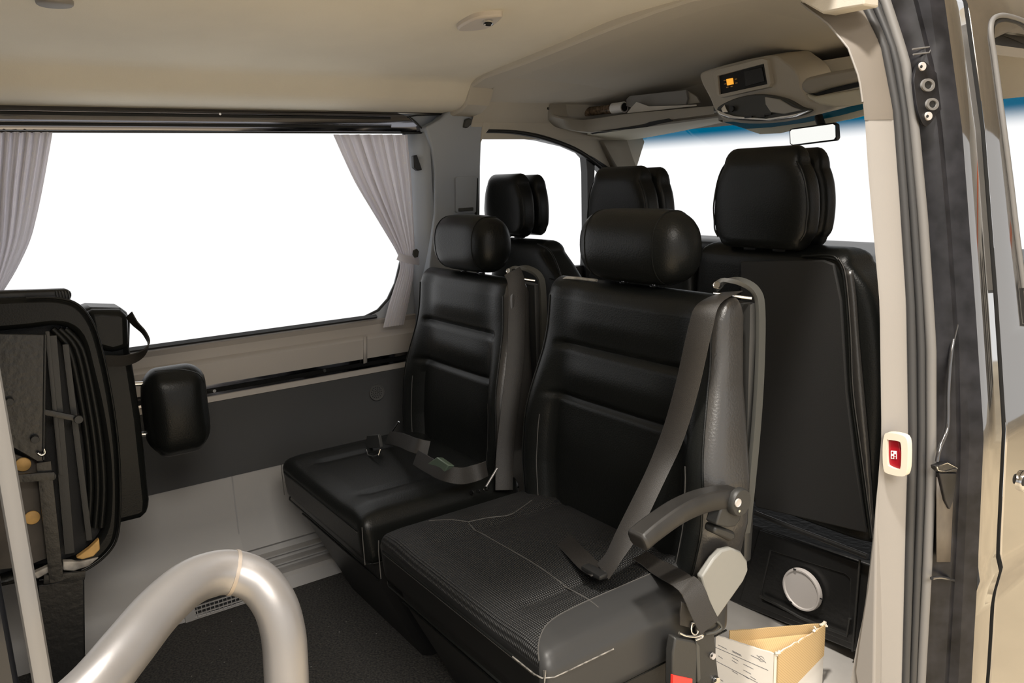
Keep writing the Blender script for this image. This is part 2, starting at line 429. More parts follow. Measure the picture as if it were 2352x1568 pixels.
# window 1
w1 = struct(empty('window_1', (0, 0, 0)))
wg = [(y, z) for y, z in wo if y > -1.6]
gl = [(-2.675, -1.58, .868)] + [(-2.675, y, z) for y, z in wg[0:10]] + [(-2.675, 1.40, 1.54), (-2.675, -1.58, 1.53)]
tube('gasket', gl[:-1], .008, rubber and plastic_black, w1, 8)
meshf('pane', [(-2.68, -1.6, .86), (-2.68, 1.48, .86), (-2.68, 1.48, 1.6), (-2.68, -1.6, 1.6)], [(0, 1, 2, 3)], glass, w1, 0)
strip('sill_gasket', [yline(-2.662, .868, Y0, 1.24), yline(-2.655, .874, Y0, 1.24), yline(-2.668, .882, Y0, 1.24)], plastic_black, w1, sharp=0, solid=.002)
# grey reveal right of the window (arch line seen in front of the pillar)
strip('reveal', [[(-2.66, 1.40, z) for z in (.80, 1.1, 1.25, 1.4, 1.525)],
                 [(-2.64, 1.425, z) for z in (.80, 1.1, 1.25, 1.4, 1.525)],
                 [(-2.615, 1.445, z) for z in (.80, 1.1, 1.25, 1.4, 1.525)],
                 [(-2.60, 1.47, z) for z in (.80, 1.1, 1.25, 1.4, 1.54)]], pillar_m, w1, solid=.006)
hk = plW('curtain_hook', [(950, 358), (958, 355), (965, 375), (970, 390), (960, 392), (951, 385)], -2.615, .02, plastic_black, w1, bev=.003)

# curtain rail: gloss black with two grooves
rl = thing('curtain_rail', (-2.62, .5, 1.53), 'long glossy black curtain rail with two grooves above the side window', 'rail')
rp = [(-2.645, 1.602), (-2.630, 1.598), (-2.625, 1.585), (-2.625, 1.545), (-2.628, 1.532), (-2.645, 1.528)]
yr = lambda x, z, e: [(x, y, z) for y in (Y0, .3, 1.0, e)]
ends = [1.34, 1.36, 1.40, 1.445, 1.45, 1.45]
strip('rail_body', [yr(x, z, e) for (x, z), e in zip(rp, ends)], glossblk, rl, sharp=30)
for z in (1.578, 1.549):
    span('groove', (-2.627, Y0, z - .0045), (-2.6225, 1.33, z + .0045), dark_in, rl, r=.002)
    tube('groove_lip', [(-2.6225, Y0, z + .006), (-2.6225, 1.33, z + .006)], .0018, glossblk, rl, 8)
disc('screw', W(505, 262, -2.623), (1, 0, 0), .004, .003, chrome, rl, 12)
tube('rail_edge', [(-2.62, Y0, 1.528), (-2.62, 1.45, 1.528), ], .003, plastic_black, rl, 8)
tube('rail_edge', [(-2.62, Y0, 1.602), (-2.62, 1.33, 1.600), (-2.62, 1.40, 1.585), (-2.62, 1.45, 1.545)], .003, plastic_black, rl, 8, sm_=5)

# ---- B pillar, far side
pb = struct(empty('trim_1', (0, 0, 0)))
Xp = -2.585
po = [(1045, 240), (1112, 245), (1118, 252), (1113, 300), (1106, 320), (1100, 480), (1095, 640), (985, 640), (1000, 490), (1000, 400), (993, 340), (978, 292), (1010, 275), (1030, 255)]
plW('pillar_cover', po, Xp, .06, pillar_m, pb, bev=.006)
plW('belt_slider_plate', [(1050, 406), (1092, 404), (1096, 408), (1094, 486), (1090, 490), (1051, 489), (1048, 485), (1047, 410)], Xp + .012, .016, pillar_m, pb, bev=.002)
plW('slider_knob', [(1056, 478), (1088, 476), (1088, 484), (1056, 486)], Xp + .022, .012, shell_grey, pb, bev=.002)
plW('slider_shadow_gap', [(1092, 405), (1098, 410), (1097, 495), (1091, 492)], Xp + .003, .01, dark_in, pb)
plW('coat_hook', [(1070, 275), (1078, 271), (1085, 275), (1083, 286), (1074, 294), (1067, 292)], Xp + .014, .02, shell_grey, pb, bev=.003)
plW('pillar_edge_cover', [(1118, 252), (1127, 270), (1129, 290), (1112, 312), (1104, 330), (1110, 280)], Xp + .005, .05, headcab, pb, bev=.004)
sp = disc('speaker_ring', W(865, 901, -2.63), (1, 0, 0), .03, .006, mat('speaker_plastic', (.075, .075, .073), .5), wl, 32, rim=.002)
for rr, nn in ((.006, 5), (.013, 10), (.020, 15)):
    for k in range(nn):
        a = 2 * PI * k / nn; c = W(865, 901, -2.6255)
        disc('grille_hole', c + Vector((0, math.cos(a) * rr, math.sin(a) * rr)), (1, 0, 0), .0021, .0008, dark_in, sp, 8)

# vent low on the far wall
vt = empty('vent_grille', (0, 0, 0)); vt.parent = wl
vbx = -2.52
a0, a1 = W(432, 1402, vbx), W(640, 1330, vbx)
span('vent_back', (vbx - .02, .47, -.005), (vbx - .004, .66, .05), dark_in, vt, r=.002)
for z in (.001, .014, .028, .042):
    span('vent_slat', (vbx - .006, .465, z - .0015), (vbx + .002, .665, z + .0015), wall_m, vt, r=.001)
for k in range(14):
    y = .475 + k * .0135
    span('vent_bar', (vbx - .004, y - .0012, 0), (vbx + .001, y + .0012, .045), wall_m, vt, r=.0008)
span('vent_end', (vbx - .02, .435, -.005), (vbx + .003, .467, .05), wall_m, vt, r=.003)

# ---- driver door (far side) : frame with window and quarter light
d1 = struct(empty('door_1', (0, 0, 0)))
XD = -2.60
out = [(1095, 300), (1130, 295), (1200, 303), (1260, 317), (1325, 342), (1365, 362), (1400, 385), (1440, 420), (1500, 520), (1560, 640), (1560, 720), (1085, 720)]
h1 = [(1103, 311), (1160, 312), (1240, 321), (1300, 335), (1335, 350), (1346, 362), (1349, 395), (1350, 520), (1345, 640), (1100, 640)]
h2 = [(1366, 378), (1377, 386), (1392, 404), (1369, 432), (1365, 425)]
plW('door_frame', out, XD, .04, plastic_black, d1, holes=(h1, h2))
tube('door_seal', [W(x, y, XD + .004) for x, y in ((1110, 300), (1180, 303), (1250, 317), (1320, 343), (1365, 372), (1400, 405), (1430, 445))], .010, plastic_black, d1, 10, sm_=4)
plW('roof_rail_cover', [(1095, 180), (1420, 180), (1480, 326), (1462, 385), (1425, 402), (1365, 364), (1325, 344), (1260, 319), (1200, 305), (1130, 297), (1095, 302)], XD - .004, .03, headcab, d1)
w3 = struct(empty('window_2', (0, 0, 0)))
pp = [W(x, y, XD - .02) for x, y in ((1090, 300), (1450, 300), (1450, 660), (1090, 660))]
meshf('pane', pp, [(0, 1, 2, 3)], glass, w3, 0)
span('far_cab_wall', (-2.66, 1.6, .1), (-2.62, 3.0, .98), plastic_dark, d1)

# ---- ceiling
cprof = [(-2.655, 1.597), (-2.60, 1.600), (-2.53, 1.606), (-2.485, 1.625), (-2.45, 1.665), (-2.42, 1.690), (-2.35, 1.704), (-2.125, 1.725), (-1.906, 1.745), (-1.717, 1.765), (-1.55, 1.770), (-1.40, 1.768), (-1.25, 1.755), (-1.15, 1.740), (-1.08, 1.72), (-1.0, 1.69)]
cc = struct(strip('ceiling', [[(p.x, y, p.y) for y in (-1.65, -1, -.3, .4, 1.0, 1.50, 1.553)] for p in catmull([(a_[0], a_[1], 0) for a_ in cprof], 6)], head, sharp=0))
bow = [(-2.60, 1.585), (-2.52, 1.595), (-2.471, 1.616), (-2.437, 1.671), (-2.353, 1.690), (-2.125, 1.705), (-1.906, 1.725), (-1.717, 1.742), (-1.551, 1.755), (-1.433, 1.760), (-1.25, 1.75), (-1.12, 1.735), (-1.03, 1.71), (-.97, 1.67)]
cl = []
for y, dz in ((1.553, .03), (1.553, .006), (1.560, 0), (1.60, -.001), (1.645, -.003), (1.652, .004)):
    cl.append([(x, y, z + dz) for x, z in bow])
b_ = struct(strip('ceiling_bow', cl, headcab, sharp=25))
c2 = struct(strip('ceiling_cab', [[(x if x < -1.1 else x, y, z + .004 + (.0 if z < 1.64 else dz)) for x, z in [(-2.60, 1.50), (-2.58, 1.56), (-2.53, 1.63), *bow[4:]]] for y, dz in ((1.64, 0), (1.8, .0), (2.0, -.01), (2.2, -.03), (2.35, -.05), (2.48, -.07))], headcab, sharp=0))
rf = struct(meshf('roof', [(-2.7, -1.7, 1.86), (-.98, -1.7, 1.86), (-.98, 2.5, 1.86), (-2.7, 2.5, 1.86)], [(0, 1, 2, 3)], paint, sharp=0, solid=.01))
for nm, q in (('roof_side', [(-2.7, 1.86), (-2.74, 1.75), (-2.70, 1.60)]),):
    struct(strip(nm, [[(x, -1.7, z), (x, 2.5, z)] for x, z in q], paint))
struct(box('wall_rear', (-1.75, -1.66, .6), (.95, .02, 1.25), wall_m))
# body side behind the door opening
struct(box('wall_right', (-.86, -.95, .55), (.03, .72, 1.2), paint, r=.01))

# ---- near side profiles
trimA = [(1.70, -1.09), (1.677, -1.066), (1.638, -1.014), (1.581, -.963), (1.52, -.936), (1.462, -.924), (1.336, -.908), (1.079, -.869), (.81, -.849), (.618, -.852), (.412, -.864), (.3, -.879), (.1, -.90)]
trimB = [(1.70, -1.0), (1.678, -.981), (1.587, -.929), (1.46, -.895), (1.291, -.871), (1.076, -.843), (.806, -.821), (.617, -.814), (.249, -.799), (0, -.79)]
sealO = [(1.75, -.99), (1.676, -.946), (1.545, -.897), (1.417, -.871), (1.246, -.842), (.984, -.806), (.709, -.787), (.514, -.782), (.239, -.778), (0, -.775)]
skinT = [(1.80, -.96), (1.75, -.925), (1.673, -.885), (1.415, -.831), (1.065, -.779), (.793, -.741), (.473, -.729), (.228, -.722), (0, -.72), (-.3, -.73)]
def col_(tab, Y, zs, dx=0): return [(interp(tab, z) + dx, Y, z) for z in zs]
ZL = [.02 + k * (1.50 - .02) / 36 for k in range(37)]
ZU = [1.44 + k * .245 / 14 for k in range(15)]
ZA = [-.1 + k * (1.80 + .1) / 60 for k in range(61)]
pr = struct(empty('trim_2', (0, 0, 0)))
strip('pillar_trim', [col_(trimA, 1.62, ZL, -.03), col_(trimA, 1.515, ZL, -.004), col_(trimA, 1.50, ZL), col_(trimA, 1.503, ZL, .006), col_(trimB, 1.545, ZL, -.004), col_(trimB, 1.555, ZL)], trim_m, pr, sharp=50)
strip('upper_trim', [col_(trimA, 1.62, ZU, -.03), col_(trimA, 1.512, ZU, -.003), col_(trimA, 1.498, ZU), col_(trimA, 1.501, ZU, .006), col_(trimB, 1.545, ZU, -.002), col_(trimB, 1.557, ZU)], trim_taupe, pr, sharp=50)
tube('trim_lip', col_(trimA, 1.4975, [z for z in ZU if z > 1.46]), .0022, trim_m, pr, 8)
# flared lower trim piece by the floor
plF('lower_trim_flare', [(2014, 1105), (2012, 1300), (2008, 1568), (2002, 1700), (1975, 1620), (1962, 1540), (1970, 1480), (1990, 1350), (2003, 1230)], 1.497, .03, trim_m, pr, bev=.006)
# headliner end piece at the top of the door opening
plF('headliner_end', [(1820, -12), (1838, 2), (1888, 31), (1930, 22), (1985, 12), (1985, -30), (1820, -40)], 1.47, .05, headcab, pr, bev=.004)
# rubber door seal
sl = struct(empty('trim_3', (0, 0, 0)))
strip('seal_base', [col_(trimB, 1.552, ZA), col_(trimB, 1.565, ZA, .004), col_(sealO, 1.60, ZA, -.006), col_(sealO, 1.618, ZA, -.012)], rubber, sl, sharp=0)
for f_, r_ in ((.15, .0085), (.5, .0075), (.88, .010)):
    tube('seal_lip', [(lerp(interp(trimB, z), interp(sealO, z), f_), lerp(1.553, 1.602, f_), z) for z in ZA], r_, rubber if f_ < .8 else rubber_l, sl, 10)
# header seal over the opening
strip('header_seal', [[(-1.0, y, 1.70 + .03) for y in (-.1, 1.5)], [(-.975, y, 1.72 + .02) for y in (-.1, 1.5)], [(-.95, y, 1.80) for y in (-.1, 1.5)], [(-.98, y, 1.86) for y in (-.1, 1.5)]], rubber, sl)

# painted jamb between seal and skin
jb = struct(empty('wall_right_jamb', (0, 0, 0)))
def jx(z): return lerp(interp(sealO, z), interp(skinT, z), .35)
strip('jamb_panel', [col_(sealO, 1.612, ZA, -.01), col_(sealO, 1.625, ZA, -.004), [(jx(z) - .004, 1.645, z) for z in ZA], [(jx(z) + .003, 1.650, z) for z in ZA], [(jx(z) + .003, 1.668, z) for z in ZA], [(interp(skinT, z) - .016, 1.674, z) for z in ZA], col_(skinT, 1.694, ZA, -.004), col_(skinT, 1.70, ZA)], paint_in, jb, sharp=28)
def J(x, y, dx=0):
    z = 1.0
    for _ in range(12):
        p = W(x, y, jx(z) - .004 + dx); z = p.z
    return p
def jplate(name, px, m, th=.004, dx=.004, holes=(), bev=.0015, sm_=0, parent=None):
    lp = [[J(x, y, dx) for x, y in l] for l in [px, *holes]]
    if sm_: lp = [catmull(l, sm_, True) for l in lp]
    # real plane through the mean depth, thin enough to follow the jamb
    return plate(name, lp, m, (-1, 0, 0), th, parent or jb, bev)
hinge = thing('striker_bracket', (0, 0, 0), 'black painted striker bracket with two bright bolts high on the door jamb', 'bracket')
jplate('bracket_plate', [(2100, 180), (2108, 148), (2120, 140), (2135, 150), (2165, 185), (2172, 215), (2170, 240), (2150, 265), (2140, 280), (2128, 290), (2118, 280), (2108, 250), (2102, 210)], paint_in, .006, .009, parent=hinge, sm_=3)
for c_, rx in (((2133, 195), 15), ((2143, 239), 14)):
    ring = [(c_[0] + rx * math.cos(a), c_[1] + rx * math.sin(a)) for a in [2 * PI * k / 20 for k in range(20)]]
    inn = [(c_[0] + rx * .62 * math.cos(a), c_[1] + rx * .62 * math.sin(a)) for a in [2 * PI * k / 20 for k in range(20)]]
    jplate('socket_rim', ring, rubber_l, .004, .013, holes=(inn,), bev=0, parent=hinge)
    jplate('socket_hole', inn, dark_in, .002, .0105, bev=0, parent=hinge)
for c_ in ((2116, 153), (2130, 267)):
    b2 = disc('bolt', J(*c_, .010), (1, -.35, 0), .0085, .005, disc_m, hinge, 20)
    disc('bolt_socket', J(*c_, .0155), (1, -.35, 0), .0032, .001, dark_in, b2, 6)
tube('pressed_slot', [J(x, y, .006) for x, y in ((2096, 113), (2134, 108), (2137, 113), (2134, 121), (2098, 125))], .0018, rubber_l, jb, 8)
lt = thing('door_catch', (0, 0, 0), 'small dark metal catch halfway down the door jamb', 'catch')
jplate('catch_plate', [(2150, 1070), (2175, 1062), (2200, 1075), (2198, 1084), (2160, 1085), (2152, 1078)], black_metal, .012, .014, parent=lt)
tube('catch_edge', [J(x, y, .0155) for x, y in ((2152, 1071), (2175, 1063), (2199, 1075), (2172, 1083), (2154, 1079), (2152, 1071))], .0014, chrome, lt, 6)
jplate('catch_tongue', [(2158, 1086), (2198, 1086), (2190, 1150), (2182, 1170), (2172, 1150)], paint_in, .008, .010, parent=lt)
strip('jamb_recess', [[J(2151, y, .002) for y in (1095, 1150, 1220, 1290)], [J(2178, y, .004) for y in (1095, 1150, 1220, 1290)], [J(2206, y, .003) for y in (1095, 1150, 1220, 1290)]], mat('dusty_primer', (.09, .075, .06), .5, var=.2, vscale=20), jb, solid=.002)
for L__, r__ in (([(2172, 30), (2166, 60), (2152, 80), (2150, 95)], .004), ([(2186, 20), (2182, 80), (2176, 120), (2190, 160), (2196, 230), (2186, 270), (2182, 330)], .0035), ([(2172, 330), (2180, 420), (2190, 520), (2198, 640), (2202, 720), (2186, 800), (2178, 900), (2176, 980), (2158, 1030), (2152, 1060)], .004), ([(2192, 400), (2204, 520), (2212, 640), (2216, 760), (2216, 900), (2206, 1020), (2206, 1060)], .0035), ([(2210, 1090), (2216, 1180), (2212, 1300), (2196, 1340)], .0035), ([(2140, 1328), (2160, 1326), (2200, 1334)], .004)):
    tube('pressed_ridge', [J(x, y, .004) for x, y in L__], r__, paint_m, jb, 10, sm_=5)  # ridge edge highlights put in as bright tubes

# outer skin: pillar strip, panel gap, cab door with window
sk = struct(empty('wall_right_skin', (0, 0, 0)))
def crease(z): return .006 * ga(z - .475, .018) - .010 * sm(.46, .38, z)
def sx(z): return interp(skinT, z) + crease(z)
def gapY(z): return 1.785 + .012 * sm(.50, .44, z) - .004 * sm(.9, 1.6, z)
strip('pillar_skin', [[(sx(z), 1.70, z) for z in ZA], [(sx(z) + .004, 1.708, z) for z in ZA], [(sx(z) + .004, gapY(z) - .014, z) for z in ZA], [(sx(z) + .001, gapY(z) - .0115, z) for z in ZA]], paint, sk, sharp=50)
strip('panel_gap', [[(sx(z) + .0008, gapY(z) - .0112, z) for z in ZA], [(sx(z) - .016, gapY(z) - .010, z) for z in ZA], [(sx(z) - .016, gapY(z) + .010, z) for z in ZA], [(sx(z) + .0008, gapY(z) + .0112, z) for z in ZA]], dark_in, sk)
d2 = struct(empty('door_2', (0, 0, 0)))
def S(x, y, dx=0):
    z = 1.0
    for _ in range(12):
        p = W(x, y, sx(z) + .004 + dx); z = p.z
    return p
we = [S(x, y) for x, y in ((2277, 60), (2284, 130), (2296, 220), (2308, 310), (2322, 420), (2336, 540), (2352, 660), (2366, 780))]
def winY(z):
    return interp([(p.z, p.y) for p in we], z) if z < 1.60 else interp([(p.z, p.y) for p in we], 1.60) + .0 + .10 * max(0, (z - 1.60) / .03) ** 2
zs = [z for z in ZA if z <= 1.62] + [1.625]
zwin = [z for z in zs if z > .98]
zlow = [z for z in ZA if z < .98] + [.98]
strip('door_skin', [[(sx(z) + .001, gapY(z) + .0115, z) for z in ZA], [(sx(z) + .004, gapY(z) + .014, z) for z in ZA], [(sx(z) + .004, min(winY(z), 2.2) if z > .98 and z < 1.63 else (2.12 if z <= .98 else 2.0), z) for z in ZA]], paint, d2, sharp=50)
strip('door_skin_lower', [[(sx(z) + .0035, 2.0, z) for z in zlow], [(sx(z) + .0035, 2.9, z) for z in zlow]], paint, d2)
zt = [1.628 + k * .2 / 6 for k in range(7)]
strip('door_header', [[(sx(z) + .0035, 1.9, z) for z in zt], [(sx(z) + .0035, 2.6, z) for z in zt]], paint, d2)
bead = [S(2370, 70, .003), S(2352, 50, .003), S(2320, 38, .003), S(2296, 36, .003), S(2280, 46, .003)] + [S(x, y, .003) for x, y in ((2276, 75), (2284, 130), (2296, 220), (2308, 310), (2322, 420), (2336, 540), (2352, 660))]
tube('window_bead', bead, .0055, rubber_l, d2, 10, sm_=4)
tube('window_seal', [Vector(p) + Vector((-.004, .012, -.008)) for p in bead], .006, plastic_black, d2, 8, sm_=4)
strip('window_rail', [[(interp(skinT, 1.60) - .01, y, 1.60) for y in (1.76, 2.6)], [(interp(skinT, 1.60) - .03, y, 1.585) for y in (1.76, 2.6)], [(interp(skinT, 1.60) - .05, y, 1.60) for y in (1.76, 2.6)], [(interp(skinT, 1.60) - .08, y, 1.61) for y in (1.76, 2.6)], [(interp(skinT, 1.60) - .12, y, 1.66) for y in (1.76, 2.6)]], trim_m, d2, sharp=20)
w4 = struct(empty('window_3', (0, 0, 0)))
strip('pane', [[(sx(z) - .006, winY(z) - .01, z) for z in zwin], [(sx(z) - .006, 2.7, z) for z in zwin]], glass, w4)
kh = disc('door_lock', S(2350, 1104, 0), (1, 0, 0), .024, .008, chrome, d2, 28, rim=.003)
disc('keyhole', S(2352, 1104, .0085), (1, 0, 0), .012, .002, dark_in, kh, 16)

# ---- open sliding door at the left edge
d3 = struct(empty('door_3', (0, 0, 0)))
box('door_panel', (-.70, -.56, .75), (.022, .553, 1.1), mat('dark_door_paint', (.006, .007, .010), .25, spec=.4), d3, r=.012, seg=(4, 4, 6))
ya_, yb2_ = W(74, 1568, -.69).y, W(123, 1568, -.69).y
span('door_edge_rubber', (-.706, ya_, -.35), (-.686, yb2_, 1.85), rubber_l, d3, r=.005)

# ---- windscreen, header and dashboard
w5 = struct(empty('window_4', (0, 0, 0)))
wsl = []
for t in (0, .1, .2, .35, .6, 1):
    wsl.append([(x, 2.47 + .80 * t + .06 * (1 - ((x + 1.75) / .9) ** 2), 1.56 - .66 * t) for x in [-2.66 + k * 1.86 / 12 for k in range(13)]])
strip('pane', wsl, glass_ws, w5, sharp=0)
wsh = struct(empty('trim_4', (0, 0, 0)))
strip('header', [[(x, 2.30, 1.68) for x in (-2.62, -2.2, -1.75, -1.3, -.9)], [(x, 2.40, 1.57) for x in (-2.62, -2.2, -1.75, -1.3, -.9)], [(x, 2.47 + .05 * (1 - ((x + 1.75) / .9) ** 2), 1.525) for x in (-2.62, -2.2, -1.75, -1.3, -.9)], [(x, 2.50 + .06 * (1 - ((x + 1.75) / .9) ** 2), 1.56) for x in (-2.62, -2.2, -1.75, -1.3, -.9)], [(x, 2.50, 1.86) for x in (-2.62, -2.2, -1.75, -1.3, -.9)]], headcab, wsh, sharp=30)
strip('windscreen_pillar', [[F(1365, 325, 2.30), F(1400, 388, 2.36), F(1440, 450, 2.42), F(1560, 620, 2.6)],
                          [F(1385, 322, 2.28), F(1420, 385, 2.34), F(1462, 450, 2.40), F(1580, 620, 2.58)],
                          [F(1440, 322, 2.36), F(1461, 384, 2.42), F(1490, 440, 2.48), F(1600, 600, 2.66)]], bin_m, wsh, sm_=3, solid=.006)
strip('near_windscreen_pillar', [[(-.99, 2.40, 1.62), (-.93, 2.75, 1.28), (-.88, 3.1, .95)], [(-.92, 2.45, 1.62), (-.86, 2.78, 1.28), (-.8, 3.15, .95)]], bin_m, wsh, solid=.01)
ds = thing('dashboard', (-1.75, 2.8, .9), 'black dashboard seen behind the front seats below the windscreen', 'dashboard')
box('dash_top', (-1.75, 2.86, .80), (.86, .32, .245), plastic_black, ds, r=.05, seg=(10, 8, 8))
box('instrument_hood', (-2.25, 2.60, 1.055), (.19, .10, .03), plastic_black, ds, r=.028, seg=(10, 6, 6))
vt2 = box('air_vent', (-1.21, 2.535, .97), (.10, .02, .035), plastic_dark, ds, r=.01)
for k in range(4): box('vent_slat', (-1.21, 2.512, .948 + k * .015), (.085, .004, .003), plastic_black, vt2, r=.001)
box('airbag_cover', (-1.15, 2.60, 1.035), (.14, .06, .025), plastic_dark, ds, r=.02, seg=(6, 6, 6))

# ================================================================= OVERHEAD SHELF
sh = thing('overhead_shelf', (-2.0, 2.2, 1.55), 'grey plastic storage shelf above the windscreen, left of the centre console', 'shelf')
def PL(pts, Y): return [F(x, y, Y) for x, y in pts]
topl = [(1263, 236), (1267, 259), (1282, 267), (1340, 275), (1435, 262), (1530, 253), (1640, 243)]
botl = [(1237, 252), (1243, 274), (1258, 286), (1349, 303), (1430, 293), (1530, 276), (1640, 262)]
YF = [1.97, 1.985, 2.01, 2.13, 2.15, 2.15, 2.15]
top3 = [F(x, y, Y) for (x, y), Y in zip(topl, YF)]; bot3 = [F(x, y, Y) for (x, y), Y in zip(botl, YF)]
inner = [p + Vector((0, .025, -.004)) for p in top3]
flo = [p + Vector((.0, .24 if i > 2 else .08, -.005)) for i, p in enumerate(top3)]
strip('shelf_fascia', [flo, inner, top3, [p + Vector((0, -.002, -.006)) for p in top3], bot3, [p + Vector((0, .02, -.006)) for p in bot3]], bin_m, sh, sm_=4, sharp=40)
und = [(1349, 303), (1430, 298), (1530, 286), (1650, 270)]
und2 = [(1355, 322), (1438, 322), (1540, 306), (1660, 281)]
strip('shelf_underside', [[F(x, y, 2.14) for x, y in und], [F(x, y + 7, 2.20) for x, y in und], [F(x, y, 2.36) for x, y in und2], [F(x, y - 6, 2.40) for x, y in und2]], visor_m, sh, sm_=4)
plF('shelf_slot', [(1352, 304), (1473, 288), (1492, 280), (1535, 272), (1545, 277), (1482, 292), (1360, 308)], 2.145, .004, dark_in, sh)
plF('bracket_hole', [(1252, 242), (1257, 243), (1259, 252), (1254, 250)], 1.966, .004, dark_in, sh)
box('shelf_back', (-2.15, 2.42, 1.62), (.42, .008, .055), dark_in, sh, r=.003)

cs = thing('overhead_console', (-1.75, 2.2, 1.6), 'taupe overhead console with amber display and reading lamp in the middle above the windscreen', 'console')
co = [(1608, 178), (1628, 160), (1760, 128), (1800, 140), (1832, 170), (1842, 205), (1865, 232), (1925, 243), (1880, 262), (1800, 280), (1720, 284), (1668, 276), (1645, 258), (1630, 225)]
plF('console_body', co, 2.125, .16, headcab, cs, bev=.012, sm_=3, n=(0, 1, .16))
plF('display_surround', [(1636, 168), (1644, 160), (1750, 134), (1762, 138), (1770, 190), (1766, 200), (1655, 224), (1646, 218)], 2.108, .02, headcab, cs, holes=([(1648, 174), (1754, 146), (1762, 193), (1652, 217)],), bev=.003)
dp = plF('display_panel', [(1647, 173), (1755, 145), (1763, 194), (1651, 219)], 2.116, .01, dark_in, cs)
plF('amber_indicator', [(1668, 182), (1682, 179), (1684, 193), (1670, 196)], 2.113, .004, amber, dp)
for q in ((1662, 184), (1663, 192), (1668, 200), (1678, 198), (1688, 181), (1689, 190)):
    plF('indicator_tick', [(q[0], q[1]), (q[0] + 4, q[1] - 1), (q[0] + 4, q[1] + 1), (q[0], q[1] + 2)], 2.113, .003, wood_m, dp)
plF('screen_window', [(1708, 164), (1750, 154), (1756, 187), (1712, 198)], 2.113, .004, plastic_black, dp, bev=.001)
dl = plF('dome_lamp', [(1646, 252), (1660, 238), (1700, 222), (1750, 216), (1800, 226), (1835, 245), (1858, 253), (1820, 268), (1760, 277), (1700, 276), (1662, 268)], 2.10, .03, shell_grey, cs, bev=.006, sm_=3)
plF('lamp_lens', [(1756, 222), (1790, 228), (1820, 246), (1842, 253), (1800, 262), (1770, 258), (1758, 240)], 2.094, .01, lens_m, dl, bev=.002)
plF('chrome_edge', [(1646, 252), (1652, 262), (1680, 272), (1760, 277), (1820, 268), (1856, 254), (1820, 263), (1760, 272), (1690, 267), (1665, 260)], 2.09, .02, chrome, dl, bev=.001)
plF('chrome_edge', [(1656, 250), (1664, 240), (1668, 250), (1672, 258), (1660, 258)], 2.09, .008, chrome, dl, bev=.001)
disc('lamp_button', F(1682, 250, 2.092), (0, -1, 0), .010, .006, plastic_black, dl, 16)
for q in ((1710, 268), (1740, 266), (1755, 261)):
    plF('switch', [(q[0], q[1]), (q[0] + 16, q[1] - 2), (q[0] + 16, q[1] + 2), (q[0], q[1] + 4)], 2.088, .006, plastic_black, dl)

s2 = thing('overhead_shelf', (-1.3, 2.2, 1.6), 'short grey plastic storage shelf right of the overhead console', 'shelf')
plF('shelf_fascia', [(1838, 192), (1850, 178), (1900, 166), (2010, 146), (2010, 178), (1935, 192), (1895, 202), (1862, 213), (1852, 215), (1840, 207)], 2.07, .045, bin_m, s2, bev=.010)
plF('shelf_slot', [(1852, 216), (1895, 203), (1940, 189), (2010, 178), (2010, 190), (1940, 206), (1862, 222)], 2.10, .01, dark_in, s2)
plF('shelf_underside', [(1850, 215), (1870, 222), (1950, 208), (2010, 198), (2010, 232), (1960, 243), (1920, 247), (1880, 240), (1858, 228)], 2.085, .03, visor_m, s2, bev=.010, n=(0, 1, .16))

vs = thing('sun_visor', (-1.6, 2.45, 1.5), 'beige sun strip with blue upper edge hanging across the top of the windscreen', 'visor')
vo = plF('visor_panel', [(1690, 284), (1760, 283), (1850, 268), (1925, 252), (2000, 232), (2000, 262), (1960, 272), (1900, 284), (1850, 292), (1790, 306), (1745, 308), (1715, 298)], 2.40, .008, mat('beige_film', (.75, .70, .54), .6), vs, bev=.002)
plF('blue_film', [(1660, 280), (1760, 277), (1850, 262), (1925, 244), (2000, 226), (2000, 246), (1925, 266), (1850, 281), (1770, 292), (1712, 296)], 2.392, .004, mat('blue_film', (.0, .14, .24), .3), vs, bev=.001)

mr = thing('rear_view_mirror', (-1.65, 2.45, 1.48), 'rear view mirror with black frame hanging at the windscreen', 'mirror')
mo = [(1812, 300), (1816, 295), (1914, 281), (1921, 285), (1923, 316), (1919, 323), (1820, 335), (1813, 331)]
plF('mirror_housing', mo, 2.345, .020, plastic_black, mr, bev=.004)
plate('mirror_glass', [[F(x, y, 2.343 - .06 * (F(x, y, 2.343).z - 1.445)) for x, y in [(1815, 302), (1818, 298), (1913, 285), (1918, 288), (1919, 315), (1915, 320), (1821, 332), (1816, 329)]]], mirror_m, Vector((0, 1, .06)).normalized(), .004, mr)
tube('mirror_stem', [F(1880, 268, 2.375), F(1884, 280, 2.368), F(1888, 290, 2.36)], .014, plastic_black, mr, 10)

# things on the shelf
mg = thing('rolled_magazine', (-2.2, 2.1, 1.6), 'rolled glossy magazine lying at the left end of the overhead shelf', 'magazine')
a, b = F(1324, 260, 2.18), F(1434, 246, 2.185)
tube('magazine_roll', [a, b], .0175, mat('magazine_print', (.16, .11, .07), .25, var=.9, vscale=60), mg, 20)
for t0, t1, r in ((0, .18, .0185), (.80, 1.0, .021)):
    tube('white_page_end', [a.lerp(b, t0 - .02), a.lerp(b, t1)], r, mat('bright_paper', (.85, .83, .80), .7), mg, 20)
tube('roll_opening', [a.lerp(b, .985), a.lerp(b, 1.004)], .015, dark_in, mg, 16)
fo = thing('paper_folder', (-2.1, 2.2, 1.6), 'grey folded document folder lying on the overhead shelf', 'folder')
plF('folder_cover', [(1438, 228), (1446, 220), (1575, 206), (1579, 226), (1575, 240), (1450, 248), (1438, 244)], 2.19, .01, shell_grey and mat('grey_folder', (.26, .25, .24), .6), fo, bev=.002)
